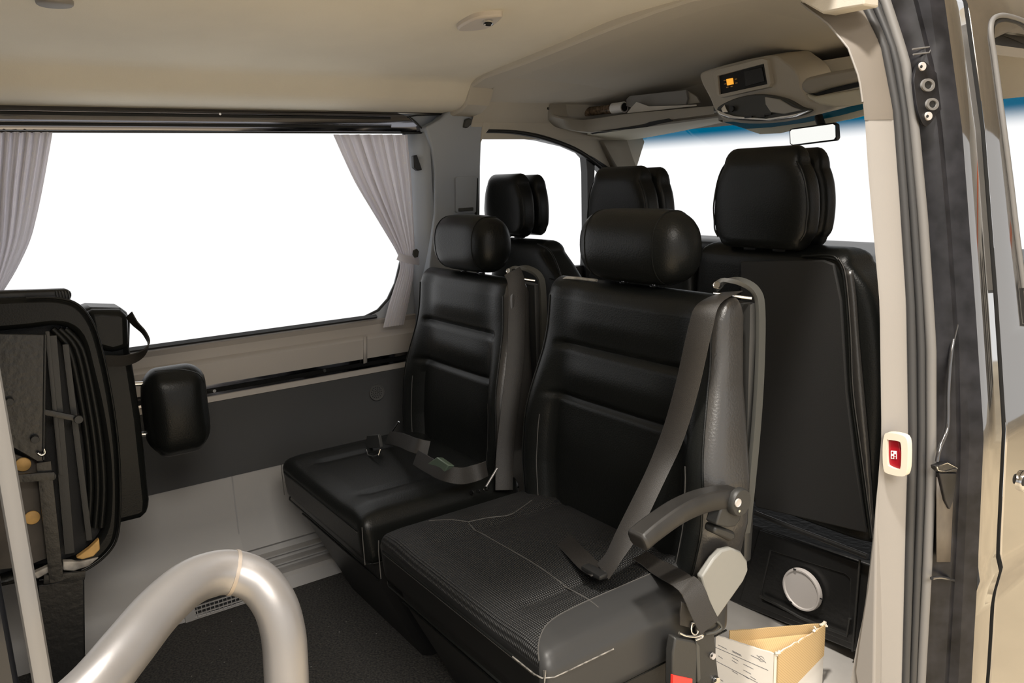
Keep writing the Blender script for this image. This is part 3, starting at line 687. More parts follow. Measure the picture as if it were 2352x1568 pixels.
plF('folder_inside', [(1575, 206), (1600, 222), (1608, 236), (1580, 240), (1572, 225)], 2.20, .008, bin_m, fo, bev=.001)
ps = thing('paper_sheet', (-2.1, 2.18, 1.6), 'white paper sheet sticking out in front of the folder on the shelf', 'paper')
meshf('sheet', PL([(1450, 247), (1462, 234), (1490, 244), (1560, 242), (1600, 240), (1600, 243), (1500, 254), (1440, 260)], 2.17), [(0, 1, 2, 3, 4, 5, 6, 7)], paper, ps, 0, solid=.001)

# reading lamp in the passenger ceiling
rlmp = thing('ceiling_lamp', (-1.92, 1.26, 1.75), 'small beige spot lamp in the passenger ceiling', 'lamp')
def C_(x, y, d=0):
    z = 1.75
    for _ in range(6):
        p = H(x, y, z); z = interp([(a_, b_) for a_, b_ in cprof], p.x) - d
    return p
lo = [(1050, 68), (1070, 54), (1100, 42), (1150, 38), (1152, 44), (1130, 62), (1105, 70), (1062, 73)]
plate('lamp_body', [catmull([C_(x, y, .014) for x, y in lo], 3, True)], mat('lamp_plastic', (.55, .50, .45), .5), (0, 0, 1), .02, rlmp, bev=.005)
cl_ = C_(1122, 50, .018)
disc('lamp_eye', cl_, (.2, -.2, -1), .013, .006, chrome, rlmp, 20, rim=.003)
disc('eye_socket', cl_ + Vector((.002, -.002, -.004)), (.2, -.2, -1), .007, .004, dark_in, rlmp, 14)
sm2 = thing('ceiling_button', (-2.7, .3, 1.7), 'small pale round fitting at the top left of the ceiling', 'fitting')
disc('fitting_cap', C_(125, 1, .002), (0, 0, -1), .035, .010, trim_m, sm2, 24)

# emergency switch on the near pillar
ew = thing('emergency_switch', (-.85, 1.5, .75), 'red emergency window switch in a cream bezel on the right door pillar', 'switch')
def TP(x, y, d=0): return F(x, y, 1.522 - d)
def rr(pts, sm_=3): return catmull(pts, sm_, True)
bo = [(2030, 1002), (2038, 994), (2068, 998), (2083, 1010), (2085, 1050), (2082, 1085), (2072, 1094), (2040, 1088), (2029, 1076), (2027, 1030)]
bi = [(2037, 1013), (2040, 1010), (2062, 1013), (2069, 1020), (2070, 1050), (2068, 1074), (2062, 1078), (2045, 1072), (2038, 1062)]
plate('bezel', [[F(x, y, 1.490) for x, y in rr([Vector((*p, 0)) for p in bo]) for x, y in [(x, y)]] if False else [F(p.x, p.y, 1.490) for p in rr([Vector((*q, 0)) for q in bo])],
                [F(p.x, p.y, 1.490) for p in rr([Vector((*q, 0)) for q in bi])]], cream_m, (0, 1, 0), .016, ew, bev=.004)
plF('rocker', [(2037, 1010), (2064, 1012), (2070, 1045), (2069, 1078), (2044, 1074), (2038, 1060)], 1.497, .02, red_m, ew, bev=.002)
plF('icon_ground', [(2046, 1035), (2059, 1036), (2059, 1054), (2046, 1053)], 1.4955, .003, white_m, ew)
for q in ((2048, 1037), (2054, 1043), (2048, 1047), (2054, 1049)):
    plF('icon_mark', [(q[0], q[1]), (q[0] + 3.5, q[1] + .3), (q[0] + 3.5, q[1] + 4.5), (q[0], q[1] + 4.2)], 1.4945, .002, red_m, ew)

# ================================================================= CURTAINS
def curtain(name, rows, label, nf, amp, tie=None):
    t = thing(name, (0, 0, 0), label, 'curtain', 'grey window curtains')
    M_ = 90; V = []; Fc = []
    rows = [Vector(r) for r in rows]
    rs = catmull([Vector((r[0], r[1], r[2])) for r in rows], 8)   # z, yl, yr
    for i, (z, yl, yr_) in enumerate(rs):
        wd = yr_ - yl
        for k in range(M_ + 1):
            u = k / M_; ph = 2 * PI * nf * u
            a_ = amp * min(1, wd / .16) * (.6 + .4 * math.sin(3.1 * u + i * .05))
            V.append((-2.612 + a_ * (math.sin(ph + .6 * math.sin(5 * u + i * .04)) + .35 * math.sin(2.3 * ph + 1)), yl + wd * u, z))
    n = M_ + 1
    for i in range(len(rs) - 1):
        for k in range(M_): Fc.append((i * n + k, i * n + k + 1, (i + 1) * n + k + 1, (i + 1) * n + k))
    meshf('fabric', V, Fc, curtain_m, t, 0, solid=.0015)
    return t
def yW(x, y): return W(x, y, -2.612).y
def zW(x, y): return W(x, y, -2.612).z
rr_ = [(309, 765, 936), (360, 787, 940), (420, 815, 945), (480, 850, 948), (540, 887, 951), (575, 908, 952), (600, 918, 950), (625, 916, 950), (660, 905, 945), (710, 890, 935), (752, 880, 926)]
c1 = curtain('curtain', [(zW(x0, y), yW(x0, y), yW(x1, y)) for y, x0, x1 in rr_], 'grey dotted curtain tied back at the right end of the side window', 7, .012)
ribbon('tie_band', [W(914, 588, -2.595), W(930, 594, -2.588), W(948, 598, -2.590), W(962, 600, -2.60)], Vector((0, 0, 1)), .028, .006, curtain_m, c1)
plW('tie_hook', [(950, 575), (958, 571), (963, 577), (961, 590), (953, 592), (949, 585)], -2.585, .008, shell_grey, c1, bev=.002)
rl_ = [(303, -60, 121), (360, -60, 112), (430, -60, 100), (500, -55, 86), (560, -50, 70), (620, -48, 42), (665, -45, 14), (690, -45, -5)]
curtain('curtain', [(zW(x0, y), yW(x0, y), yW(x1, y)) for y, x0, x1 in rl_], 'grey dotted curtain hanging at the left end of the side window', 8, .012)

# ================================================================= REAR FACING SEATS
def passenger_seat(cx, hwc, label, near):
    t = thing('passenger_seat', (cx, 1.1, 0), label, 'seat', 'black leather passenger seats')
    wf = hwc / .35
    hwT = [(.38, .30), (.45, .315), (.52, .335), (.6, .35), (.7, .347), (.8, .33), (.9, .312), (1.0, .303), (1.1, .298)]
    def yf(z): return lerp(1.235, 1.285, (z - .5) / .6)
    def yb(z): return lerp(1.345, 1.385, (z - .5) / .6)
    zs_ = [.38 + k * (1.048 - .38) / 110 for k in range(111)]
    def sec(z, th, k=1.0, kw=1.0):
        c, s = math.cos(th), math.sin(th); p_ = .42
        hw = interp(hwT, z) * wf; u = math.copysign(abs(c) ** p_, c); v = math.copysign(abs(s) ** p_, s)
        yc = (yf(z) + yb(z)) / 2; hd = (yb(z) - yf(z)) / 2 * k
        x = cx + u * hw * kw; y = yc + v * hd
        if v < 0:
            fr = -v; au = abs(u)
            B = lerp(.012, .062, sm(.98, .72, z)) * sm(.34, .5, z)
            y -= fr * B * sm(.60, .88, au) * k
            ct = sm(.80, .70, au)
            y += fr * ct * k * (.013 * ga(z - .925, .008) + .013 * ga(z - .79, .008))
            y -= fr * sm(.75, .35, au) * k * (.012 * ga(z - .855, .045) + .010 * sm(.93, 1.0, z) + .012 * ga(z - .66, .10))
            y += fr * k * .010 * ga(au - .66, .025) * sm(.80, .74, z)
        return (x, y, z)
    N = 96; rings = []
    TH = [2 * PI * k / N + .001 for k in range(N)]
    for z in zs_: rings.append([sec(z, th) for th in TH])
    rt = .045
    for s_ in (.2, .4, .58, .74, .86, .94, .985, 1.0):
        kk = math.sqrt(max(0, 1 - s_ ** 2)) * .92 + .0
        rg = []
        for th in TH:
            x, y, z = sec(1.048, th, max(kk, .02), 1 - .05 * (1 - math.sqrt(max(0, 1 - s_ * s_))) * 1.2)
            rg.append((x, y, z + rt * s_))
        rings.append(rg)
    V = [p for r in rings for p in r]; Fc = []
    for i in range(len(rings) - 1):
        for k in range(N): Fc.append((i * N + k, i * N + (k + 1) % N, (i + 1) * N + (k + 1) % N, (i + 1) * N + k))
    Fc.append(tuple(range(len(V) - N, len(V)))); Fc.append(tuple(range(N))[::-1])
    br = meshf('backrest', V, Fc, [leather, mat('lit_side_leather', (.030, .028, .026), .30, bump=.25, bscale=200, spec=.8)], t, 60)  # side faces lighter and shinier: lamp sheen put into the material
    for i_f in range((len(rings) - 1) * N):
        a_ = TH[i_f % N]; a_ = a_ - 2 * PI if a_ > PI else a_
        if -.62 < a_ < .9 and i_f // N < 116: br.data.polygons[i_f].material_index = 1
    # piping down both front edges
    for sgn in (1, -1):
        th = -.62 if sgn > 0 else PI + .62
        pl = [Vector(sec(z, th)) + Vector((sgn * .001, -.001, 0)) for z in zs_[2::4]]
        tube('piping', pl, .0022, leather, br, 6)
        th2 = -1.02 if sgn > 0 else PI + 1.02
        pl = [Vector(sec(z, th2)) + Vector((0, -.0005, 0)) for z in zs_[6:62:4]]
        tube('stitching', pl, .0013, thread, br, 6)
    # cushion
    top = .475
    def cd(p, q):
        u, v = q.x, q.y
        if q.z > .1:
            f_ = q.z
            e = min(1, (1 - abs(u)) / .25) * min(1, (1 - abs(v)) / .25)
            p.z += f_ * .022 * math.sqrt(max(0, e))
            p.z += f_ * .030 * sm(.2, 1, v) * 0
            p.z -= f_ * .008 * ga(abs(u) - .52, .03) * sm(-.8, -.6, v)
            p.z -= f_ * .008 * ga(v + .05 - .0, .03) * sm(.55, .45, abs(u)) * 0
            p.z += f_ * .006 * sm(.45, .8, abs(u))
        if q.y < -.9: p.y += .012 * (1 - q.z) * .5
        return p
    bm = bmesh.new(); rbox(bm, (cx, 1.02, top - .055), (hwc, .258, .062), .028, (48, 40, 12), cd)
    me_mats = [leather, leather_p]
    def cz(x, y):
        u, v = (x - cx) / hwc, (y - 1.02) / .258
        e = min(1, (1 - abs(u)) / .25) * min(1, (1 - abs(v)) / .25)
        return top + .007 + .022 * math.sqrt(max(0, e)) - .008 * ga(abs(u) - .52, .03) * sm(-.8, -.6, v) + .006 * sm(.45, .8, abs(u)) + .0005
    if near: me_mats = [leather_p]
    else: me_mats = [leather]
    cu = bmo('seat_cushion', bm, me_mats, t, 60)
    # seams round the cushion top and bottom
    def loop_(z, o, r, m_, nm, ya=.763):
        x0, x1, y0, y1 = cx - hwc - o + .004, cx + hwc + o - .004, ya - o, 1.27
        P = [(x0, y1, z), (x0, y0 + .03, z), (x0 + .01, y0 + .008, z), (x0 + .03, y0, z), (x1 - .03, y0, z), (x1 - .01, y0 + .008, z), (x1, y0 + .03, z), (x1, y1, z)]
        tube(nm, P, r, m_, cu, 6)
    loop_(top - .018, -.002, .0028, leather, 'piping')
    loop_(top - .024, -.0022, .0012, thread, 'stitching')
    loop_(top - .112, -.006, .0026, leather, 'piping', .766)
    for sx_ in (-1, 1):
        tube('corner_seam', [(cx + sx_ * (hwc - .008), .768, top + .0), (cx + sx_ * (hwc - .006), .7665, top - .03), (cx + sx_ * (hwc - .006), .7675, top - .105)], .0014, thread, cu, 6)
    if near:
        def surf(pp, k=5): return [Vector((p.x, p.y, cz(p.x, p.y))) for p in catmull([H(x, y, .5) for x, y in pp], k)]
        tube('stitching', surf([(985, 1199), (1030, 1201), (1076, 1205)]), .0013, thread, cu, 6)
        tube('stitching', surf([(1076, 1205), (1120, 1195), (1170, 1187), (1200, 1170), (1222, 1155)]), .0013, thread, cu, 6)
        tube('stitching', surf([(1076, 1205), (1090, 1218), (1165, 1262), (1230, 1300), (1300, 1350), (1375, 1403)]), .0013, thread, cu, 6)
        tube('stitching', [Vector((-1.135 + .095 * math.exp(-22 * (y - .757)), y, cz(-1.135 + .095 * math.exp(-22 * (y - .757)), y))) for y in [.765 + k * .4 / 40 for k in range(41)]], .0014, thread, cu, 6)
        wm = mat('worn_highlight_piping', (.15, .14, .125), .5, var=.7, vscale=90)  # worn piping; its cream highlight is put into the pale colour
        tube('worn_highlight', [(cx + hwc - .10, .7622, top - .0175), (cx + hwc - .03, .7622, top - .0175), (cx + hwc - .012, .766, top - .0175), (cx + hwc - .001, .785, top - .0175), (cx + hwc, .83, top - .0175), (cx + hwc, .93, top - .0175)], .0016, wm, cu, 6)
        tube('worn_highlight', [(cx + hwc - .0035, .7685, top + .002), (cx + hwc - .002, .764, top - .02), (cx + hwc - .002, .764, top - .11)], .0012, wm, cu, 6)
    zt_ = top + .0275
    pr_ = [(cx - hwc * .52, .83, zt_ - .003), (cx - hwc * .50, .95, zt_), (cx - hwc * .46, 1.08, zt_), (cx - hwc * .35, 1.14, zt_)]
    tube('stitching', [(cx + (a_ - cx), b_2, c_2 - .0045) for a_, b_2, c_2 in pr_], .0012, thread, cu, 6, sm_=3)
    # base: padded skirt that slants back to the floor
    bs = []
    for z, y, w_ in ((.37, .80, hwc - .015), (.30, .815, hwc - .02), (.22, .85, hwc - .03), (.10, .905, hwc - .045), (.0, .95, hwc - .05)):
        bs.append([(cx - w_, 1.17, z), (cx - w_, y + .02, z), (cx - w_ + .02, y, z), (cx + w_ - .02, y, z), (cx + w_, y + .02, z), (cx + w_, 1.17, z), (cx - w_, 1.17, z)])
    strip('seat_base', bs, plastic_black, t, sharp=30)
    for zz, yy in ((.30, .8135),):
        tube('base_piping', [(cx - hwc + .03, yy, zz), (cx + hwc - .03, yy, zz)], .003, leather, t, 6)
    # headrest roll
    hz, hy, hh = 1.180, 1.335, .175 * (1 if near else .95)
    hr = []; NS = 30; NA = 40
    for k in range(NS + 1):
        s_ = -1 + 2 * k / NS
        e = max(0, 1 - abs(s_) ** 5.5) ** .5
        hr.append([(cx + s_ * hh, hy + .072 * e * math.copysign(abs(math.cos(a)) ** .85, math.cos(a)), hz + (.088) * e * math.copysign(abs(math.sin(a)) ** .85, math.sin(a)) + .006 * e) for a in [2 * PI * j / NA for j in range(NA)]])
    bm = bmesh.new(); vv = [[bm.verts.new(p) for p in r] for r in hr]
    for i in range(NS):
        for j in range(NA): bm.faces.new((vv[i][j], vv[i][(j + 1) % NA], vv[i + 1][(j + 1) % NA], vv[i + 1][j]))
    bmesh.ops.remove_doubles(bm, verts=bm.verts[:], dist=1e-5)
    hd = bmo('headrest', bm, leather, t, 80)
    for s_ in (-.66, .66):
        e = (1 - abs(s_) ** 5.5) ** .5 + .004
        tube('stitching', [(cx + s_ * hh, hy + .072 * e * math.copysign(abs(math.cos(a)) ** .85, math.cos(a)), hz + .088 * e * math.copysign(abs(math.sin(a)) ** .85, math.sin(a)) + .006) for a in [2 * PI * j / 40 for j in range(40)]], .0014, leather, hd, 6, closed=True)
    for dx in (-.05, .055):
        tube('headrest_post', [(cx + dx, 1.335, 1.05), (cx + dx, 1.335, 1.13)], .0055, chrome, t, 12)
        disc('post_collar', (cx + dx, 1.335, 1.090), (0, 0, 1), .011, .006, plastic_black, t, 16)
    # back shell with belt horn on the door side
    xr = cx + .300 * wf
    box('back_shell', (cx, 1.395, .77), (.30 * wf, .018, .305), plastic_dark, t, r=.015, seg=(6, 4, 8))
    horn = [(xr - .055, 1.325, 1.128), (xr - .045, 1.345, 1.142), (xr - .025, 1.375, 1.140), (xr - .005, 1.40, 1.118), (xr + .004, 1.405, 1.075), (xr + .010, 1.400, .95), (xr + .014, 1.388, .80), (xr + .018, 1.368, .66), (xr + .018, 1.355, .56)]
    horn = [(a_, b_2, c_2 - .022 * sm(.8, 1.0, c_2)) for a_, b_2, c_2 in horn]
    ribbon('shell_rim', horn, [Vector((.1, 1, 0))] * len(horn), .020, .010, shell_grey, t)
    disc('belt_eye', (xr - .045, 1.325, 1.113), (.3, -1, .3), .008, .010, chrome, t, 16, rim=.002)
    tube('belt_eye_bar', [(xr - .055, 1.32, 1.096), (xr - .005, 1.385, 1.083)], .004, chrome, t, 10)
    if not near:
        T_ = Matrix.Translation((0, 0, -.026))
        for c in t.children_recursive:
            if c.name.split('.')[0] in ('backrest', 'piping', 'stitching', 'headrest', 'headrest_post', 'post_collar', 'back_shell', 'shell_rim', 'belt_eye', 'belt_eye_bar') and c.parent.name.split('.')[0] != 'seat_cushion':
                c.data.transform(T_)
    return t, xr
seat_far, xr1 = passenger_seat(-2.135, .315, 'rear-facing black leather passenger seat next to the side window', False)
seat_near, xr2 = passenger_seat(-1.387, .35, 'large rear-facing black leather passenger seat nearest the camera, with armrest', True)

# belt of the far seat: straight down the door-side bolster
P = [W(1176, 622, -1.87), W(1186, 650, -1.865), W(1187, 720, -1.86), W(1184, 820, -1.84), W(1172, 930, -1.82), W(1160, 1040, -1.81), W(1158, 1125, -1.79)]
ribbon('seat_belt', P, Vector((.35, 1, 0)), .052, .002, strap_m, seat_far)
bk = plate('buckle', [[F(x, y, 1.0) for x, y in ((980, 1065), (1003, 1049), (1030, 1068), (1017, 1090), (1000, 1085))]], mat('green_grey_buckle', (.085, .115, .085), .35), (.0, 1, -.3), .02, seat_far, .003)
ribbon('lap_strap', [F(955, 1050, 1.01), F(985, 1068, 1.0), F(1020, 1085, 1.0), F(1060, 1093, 1.03), F(1095, 1085, 1.06), F(1118, 1076, 1.09)], Vector((0, .5, 1)), .045, .003, strap_m, seat_far)
ribbon('lap_strap', [F(890, 1005, 1.08), F(920, 1010, 1.06), F(950, 1022, 1.03), F(985, 1030, 1.06)], Vector((0, .6, 1)), .045, .003, strap_m, seat_far)
plate('tongue_body', [[F(x, y, 1.02) for x, y in ((842, 1000), (868, 998), (873, 1028), (838, 1030))]], plastic_dark, (0, 1, 0), .012, seat_far, .002)
tube('tongue_metal', [F(842, 1033, 1.0), F(846, 1045, .99), F(858, 1048, .985), F(870, 1044, .99), F(874, 1032, 1.0)], .0028, chrome, seat_far, 8)
tube('hinge_bar', [F(1142, 1075, 1.17), F(1112, 1125, 1.12)], .0032, steel, seat_far, 8)
tube('hinge_bar', [F(916, 968, 1.2), F(900, 992, 1.18)], .004, chrome, seat_far, 8)
for q in ((1085, 1130), (1100, 1128), (1118, 1122)):
    disc('hinge_bolt', F(*q, 1.10), (.3, -1, .5), .006, .006, chrome, seat_far, 12)

# belt of the near seat: from horn across the backrest to the hip
P = [(xr2 - .03, 1.35, 1.098), F(1628, 698, 1.25), F(1607, 760, 1.225), F(1580, 880, 1.215), F(1550, 985, 1.20), F(1520, 1060, 1.175), F(1480, 1145, 1.12), F(1440, 1225, 1.07), F(1408, 1280, 1.03), F(1385, 1312, 1.01)]
ribbon('seat_belt', P, [Vector((1, .35, .15))] * 8 + [Vector((1, .1, .3))] * 2, .052, .002, strap_m, seat_near)
ribbon('lap_strap', [F(1290, 1235, 1.10), F(1320, 1265, 1.06), F(1355, 1300, 1.02), F(1380, 1315, 1.0)], Vector((.6, 1, .2)), .046, .003, strap_m, seat_near)
box('belt_tongue', F(1365, 1312, .995), (.03, .012, .006), plastic_black, seat_near, r=.004)
# lap strap running over the cushion edge to the side bracket
P = [H(1470, 1275, .52), H(1510, 1300, .515), F(1560, 1330, 1.10), F(1590, 1355, 1.105), F(1610, 1400, 1.11), F(1630, 1440, 1.12)]
ribbon('lap_strap', P, [Vector((-.2, 1, 0))] * 3 + [Vector((.1, 1, .3))] * 3, .052, .0025, strap_m, seat_near)
# cushion cover strap and buckle on the side
Xb = -1.005
plW('buckle_strap', [(1566, 1382), (1597, 1393), (1598, 1435), (1590, 1443), (1562, 1436), (1563, 1410)], Xb + .005, .004, strap_m, seat_near, bev=.001)
tube('buckle_ring', [W(x, y, Xb + .008) for x, y in ((1590, 1430), (1600, 1435), (1603, 1450), (1596, 1457), (1588, 1450))], .002, chrome, seat_near, 8, closed=True, sm_=3)
bkl = plW('belt_buckle', [(1552, 1464), (1596, 1472), (1602, 1480), (1600, 1568), (1590, 1590), (1545, 1580), (1546, 1500)], Xb + .014, .022, plastic_dark, seat_near, bev=.004)
plW('release_button', [(1547, 1550), (1591, 1559), (1590, 1585), (1546, 1575)], Xb + .016, .008, redb_m, bkl, bev=.001)
plW('buckle_side_rail', [(1600, 1474), (1608, 1482), (1610, 1560), (1603, 1568), (1601, 1520)], Xb + .008, .02, shell_grey, seat_near, bev=.002)
tube('buckle_clip', [W(x, y, Xb + .010) for x, y in ((1560, 1453), (1575, 1460), (1597, 1462), (1612, 1457), (1612, 1463), (1596, 1470))], .0028, chrome, seat_near, 8, sm_=3)
plW('side_bracket', [(1598, 1462), (1640, 1448), (1644, 1500), (1652, 1568), (1655, 1620), (1600, 1620), (1606, 1520)], Xb - .012, .006, plastic_dark, seat_near, bev=.002)
for q, r in (((1635, 1505), .007), ((1643, 1562), .010)):
    b3 = disc('bracket_bolt', W(*q, Xb - .011), (1, 0, 0), r, .006, disc_m if r < .008 else chrome, seat_near, 20)
    disc('bolt_socket', W(*q, Xb - .0045), (1, 0, 0), r * .4, .001, dark_in, b3, 6)
plW('latch_plate', [(1597, 1395), (1620, 1408), (1650, 1430), (1656, 1442), (1640, 1452), (1605, 1462), (1598, 1450)], Xb - .004, .012, black_metal, seat_near, bev=.003)
tube('latch_rim', [W(x, y, Xb + .002) for x, y in ((1622, 1412), (1645, 1425), (1657, 1440), (1645, 1451), (1620, 1456))], .0028, shell_grey, seat_near, 8, sm_=3)
# recline lever
lv = plW('recline_lever', [(1612, 1325), (1640, 1283), (1658, 1264), (1680, 1258), (1702, 1266), (1717, 1288), (1719, 1310), (1708, 1335), (1648, 1420), (1642, 1415), (1625, 1370)], -1.015, .016, lever_m, seat_near, bev=.004)
# armrest
ar = [F(1, 1, 1)]
XA = -1.03
AP = [W(1462, 1243, XA), W(1500, 1212, XA), W(1560, 1172, XA), W(1620, 1148, XA), W(1680, 1140, XA)]
bm = bmesh.new(); rg_ = []
APc = catmull(AP, 6)
for i, p in enumerate(APc):
    t_ = (APc[min(i + 1, len(APc) - 1)] - APc[max(i - 1, 0)]).normalized(); w_ = Vector((1, 0, 0)); n_ = w_.cross(t_).normalized()
    if n_.z < 0: n_ = -n_
    f_ = i / (len(APc) - 1); hw_ = lerp(.026, .020, f_); hh_ = lerp(.019, .022, f_)
    if i == 0: hw_ *= .8; hh_ *= .75
    rg_.append([bm.verts.new(p + w_ * a_ * hw_ + n_ * b_2 * hh_) for a_, b_2 in ((-1, -.5), (-.7, -1), (.7, -1), (1, -.5), (1, .45), (.75, 1), (-.75, 1), (-1, .45))])
for A_, B_ in zip(rg_, rg_[1:]):
    for k in range(8): bm.faces.new((A_[k], A_[(k + 1) % 8], B_[(k + 1) % 8], B_[k]))
bm.faces.new(rg_[0][::-1]); bm.faces.new(rg_[-1])
arm = bmo('armrest', bm, mat('worn_grey_black_plastic', (.014, .013, .012), .5, var=.25, vscale=25), seat_near, 40, bev=.004)
pv = disc('armrest_pivot', W(1692, 1150, XA + .018), (1, 0, 0), .030, .014, plastic_dark, seat_near, 32)
disc('pivot_bolt', W(1694, 1154, XA + .0325), (1, 0, 0), .009, .003, disc_m, pv, 20, rim=.001)
disc('pivot_rivet', W(1697, 1173, XA + .0325), (1, 0, 0), .003, .002, chrome, pv, 10)
plW('pivot_arm', [(1666, 1140), (1700, 1130), (1712, 1160), (1700, 1195), (1690, 1210), (1672, 1212), (1645, 1205), (1655, 1175)], XA + .016, .03, plastic_dark, seat_near, bev=.004)
plW('pivot_cap', [(1645, 1207), (1670, 1214), (1690, 1222), (1692, 1238), (1678, 1244), (1655, 1232), (1640, 1225)], XA + .0, .03, plastic_dark, seat_near, bev=.006)
# worn top edge of the near backrest, with its highlight painted pale
tube('worn_highlight', [(-1.655, 1.315, 1.083), (-1.63, 1.312, 1.092), (-1.58, 1.310, 1.0945), (-1.51, 1.312, 1.0945)], .004, mat('worn_highlight_leather', (.38, .36, .32), .5, var=.4, vscale=40), seat_near, 8)

# ================================================================= CAB SEATS
YC = 1.68
def vpad(name, rows, y0, y1, m, parent, zt, rt=.03, p_=.5, N=64):
    """upright pad; rows: (z, xl, xr)"""
    ext = rows[-1]; prv = rows[-2]; dz_ = zt - ext[0]
    rows = [(p.x, p.y, p.z) for p in catmull(list(rows) + [(zt, ext[1] + (ext[1] - prv[1]) / (ext[0] - prv[0]) * dz_, ext[2] + (ext[2] - prv[2]) / (ext[0] - prv[0]) * dz_)], 8)]
    L_ = [(r[0], r[1]) for r in rows]; R_ = [(r[0], r[2]) for r in rows]
    z0 = rows[0][0]; zs2 = [z0 + k * (zt - rt - z0) / 30 for k in range(31)]
    rings = []; TH = [2 * PI * k / N for k in range(N)]
    def rg(zq, zp, k, kw):
        xl, xr = interp(L_, zq), interp(R_, zq); xc = (xl + xr) / 2; hw = (xr - xl) / 2 * kw; yc = (y0 + y1) / 2; hd = (y1 - y0) / 2 * k
        return [(xc + hw * math.copysign(abs(math.cos(a)) ** p_, math.cos(a)), yc + hd * math.copysign(abs(math.sin(a)) ** p_, math.sin(a)), zp) for a in TH]
    for s_ in (1, .9, .7, .4): rings.append(rg(z0, z0 - rt * .5 * s_, math.sqrt(1 - s_ * s_) * .9 + .08, 1 - .12 * s_ * s_))
    for z in zs2: rings.append(rg(z, z, 1, 1))
    for s_ in (.25, .5, .7, .85, .95, 1): rings.append(rg(zt - rt, zt - rt + rt * s_, math.sqrt(1 - s_ * s_) * .92 + .06, 1 - .22 * (1 - math.sqrt(1 - s_ * s_))))
    V = [p for r in rings for p in r]; Fc = []
    for i in range(len(rings) - 1):
        for k in range(N): Fc.append((i * N + k, i * N + (k + 1) % N, (i + 1) * N + (k + 1) % N, (i + 1) * N + k))
    Fc.append(tuple(range(len(V) - N, len(V)))); Fc.append(tuple(range(N))[::-1])
    return meshf(name, V, Fc, m, parent, 60)
def cab_headrest(parent, cx, yb_, k=1.0, zb=1.165, zt=1.392):
    h = zt - zb
    rows = [(zb + h * a_, cx - b_2 * k, cx + b_2 * k) for a_, b_2 in ((0, .118), (.1, .132), (.35, .137), (.6, .130), (.78, .112), (.9, .088))]
    r1 = vpad('headrest', rows, yb_, yb_ + .085, leather, parent, zt, .045)
    rows2 = [(z + .004, cx + (a_ - cx) * .97, cx + (b_2 - cx) * .97) for z, a_, b_2 in rows]
    vpad('headrest_front_pad', rows2, yb_ + .081, yb_ + .152, leather, parent, zt - .006, .05)
    # seam round the back face
    P = []
    for sgn in (1, -1):
        zz = [zb + h * q for q in (.02, .1, .2, .35, .5, .65, .78, .88)]
        L_ = [(cx + sgn * (interp([(r[0], r[2]) for r in rows], z) - cx - .002), yb_ + .016, z) for z in zz]
        tube('seam', catmull(L_, 3), .0022, leather, r1, 6)
    for dx in (-.045, .045):
        tube('headrest_post', [(cx + dx, yb_ + .06, zb - .06), (cx + dx, yb_ + .06, zb)], .006, chrome, parent, 10)
        box('post_collar', (cx + dx, yb_ + .055, zb - .022), (.020, .014, .008), plastic_black, parent, r=.005)
    return r1
# bench: back panel of the right place, middle place
bn = thing('cab_bench_seat', (-1.5, 1.75, .13), 'black double front seat seen from behind on the right, two headrests', 'seat')
rowsR = [(.475, -1.50, -.962), (.6, -1.52, -.962), (.8, -1.53, -.962), (.95, -1.53, -.975), (1.04, -1.53, -.995), (1.09, -1.525, -1.02), (1.12, -1.52, -1.05)]
br_ = vpad('backrest', rowsR, YC, YC + .14, leather, bn, 1.165, .035, .28, 96)
rowsM = [(.475, -1.98, -1.545), (.8, -2.0, -1.545), (1.0, -2.0, -1.545), (1.09, -1.97, -1.55)]
vpad('backrest', rowsM, YC, YC + .13, leather, bn, 1.135, .04, .3)
# raised seam of the back panel
sp_ = [(1842, 588), (1895, 586), (1920, 592), (1935, 620), (1943, 680), (1950, 780), (1955, 900), (1975, 1050), (2000, 1235)]
tube('seam', [F(x, y, YC - .001) for x, y in sp_], .0035, leather, br_, 8, sm_=4)
strip('side_panel', [[F(x + 4, y, YC - .003) for x, y in sp_[3:]], [F(x + 24, y, YC + .0) for x, y in sp_[3:6]] + [F(1985, 900, YC), F(1998, 1050, YC), F(2008, 1225, YC)]], MATS['lit_side_leather'], bn, sm_=3, solid=.004)  # lit outer side put in as the lighter leather
tube('stitching', [F(x + 5, y, YC - .006) for x, y in sp_[2:]], .0012, thread, br_, 6, sm_=4)
plF('back_panel', [(1700, 600), (1890, 597), (1915, 606), (1932, 690), (1945, 900), (1962, 1040), (1990, 1225), (1735, 1165), (1700, 900)], YC - .006, .01, fabric_black, bn, bev=.004)
cab_headrest(bn, -1.300, YC - .03, 1.06, 1.178, 1.408)
cab_headrest(bn, -1.835, YC - .02, zb=1.13, zt=1.378)
box('cushion', (-1.5, 2.02, .55), (.50, .24, .07), leather, bn, r=.04, seg=(8, 8, 6))
bx = thing('seat_box', (-1.3, 1.8, .13), 'black metal box under the front bench seat with a round pale cap', 'box')
plate('box_body', [[F(x, y, YC + .02) for x, y in ((1640, 1172), (1740, 1212), (2012, 1300), (1983, 1505), (1650, 1370), (1560, 1330))]], black_metal, (0, 1, 0), .36, bx, .006)
plate('box_panel', [[F(x, y, YC + .016) for x, y in ((1745, 1215), (1975, 1293), (1960, 1480), (1700, 1378))], [F(x, y, YC + .016) for x, y in ((1770, 1265), (1940, 1318), (1952, 1330), (1948, 1455), (1935, 1458), (1752, 1380), (1748, 1360))]], black_metal, (0, 1, 0), .01, bx, .003)
tube('box_top_edge', [F(x, y, YC - .0) for x, y in ((1735, 1178), (1820, 1212), (1920, 1250), (1992, 1278))], .007, black_metal, bx, 8)
tube('box_edge', [F(x, y, YC + .01) for x, y in ((1975, 1285), (1958, 1495))], .003, plastic_dark, bx, 8)
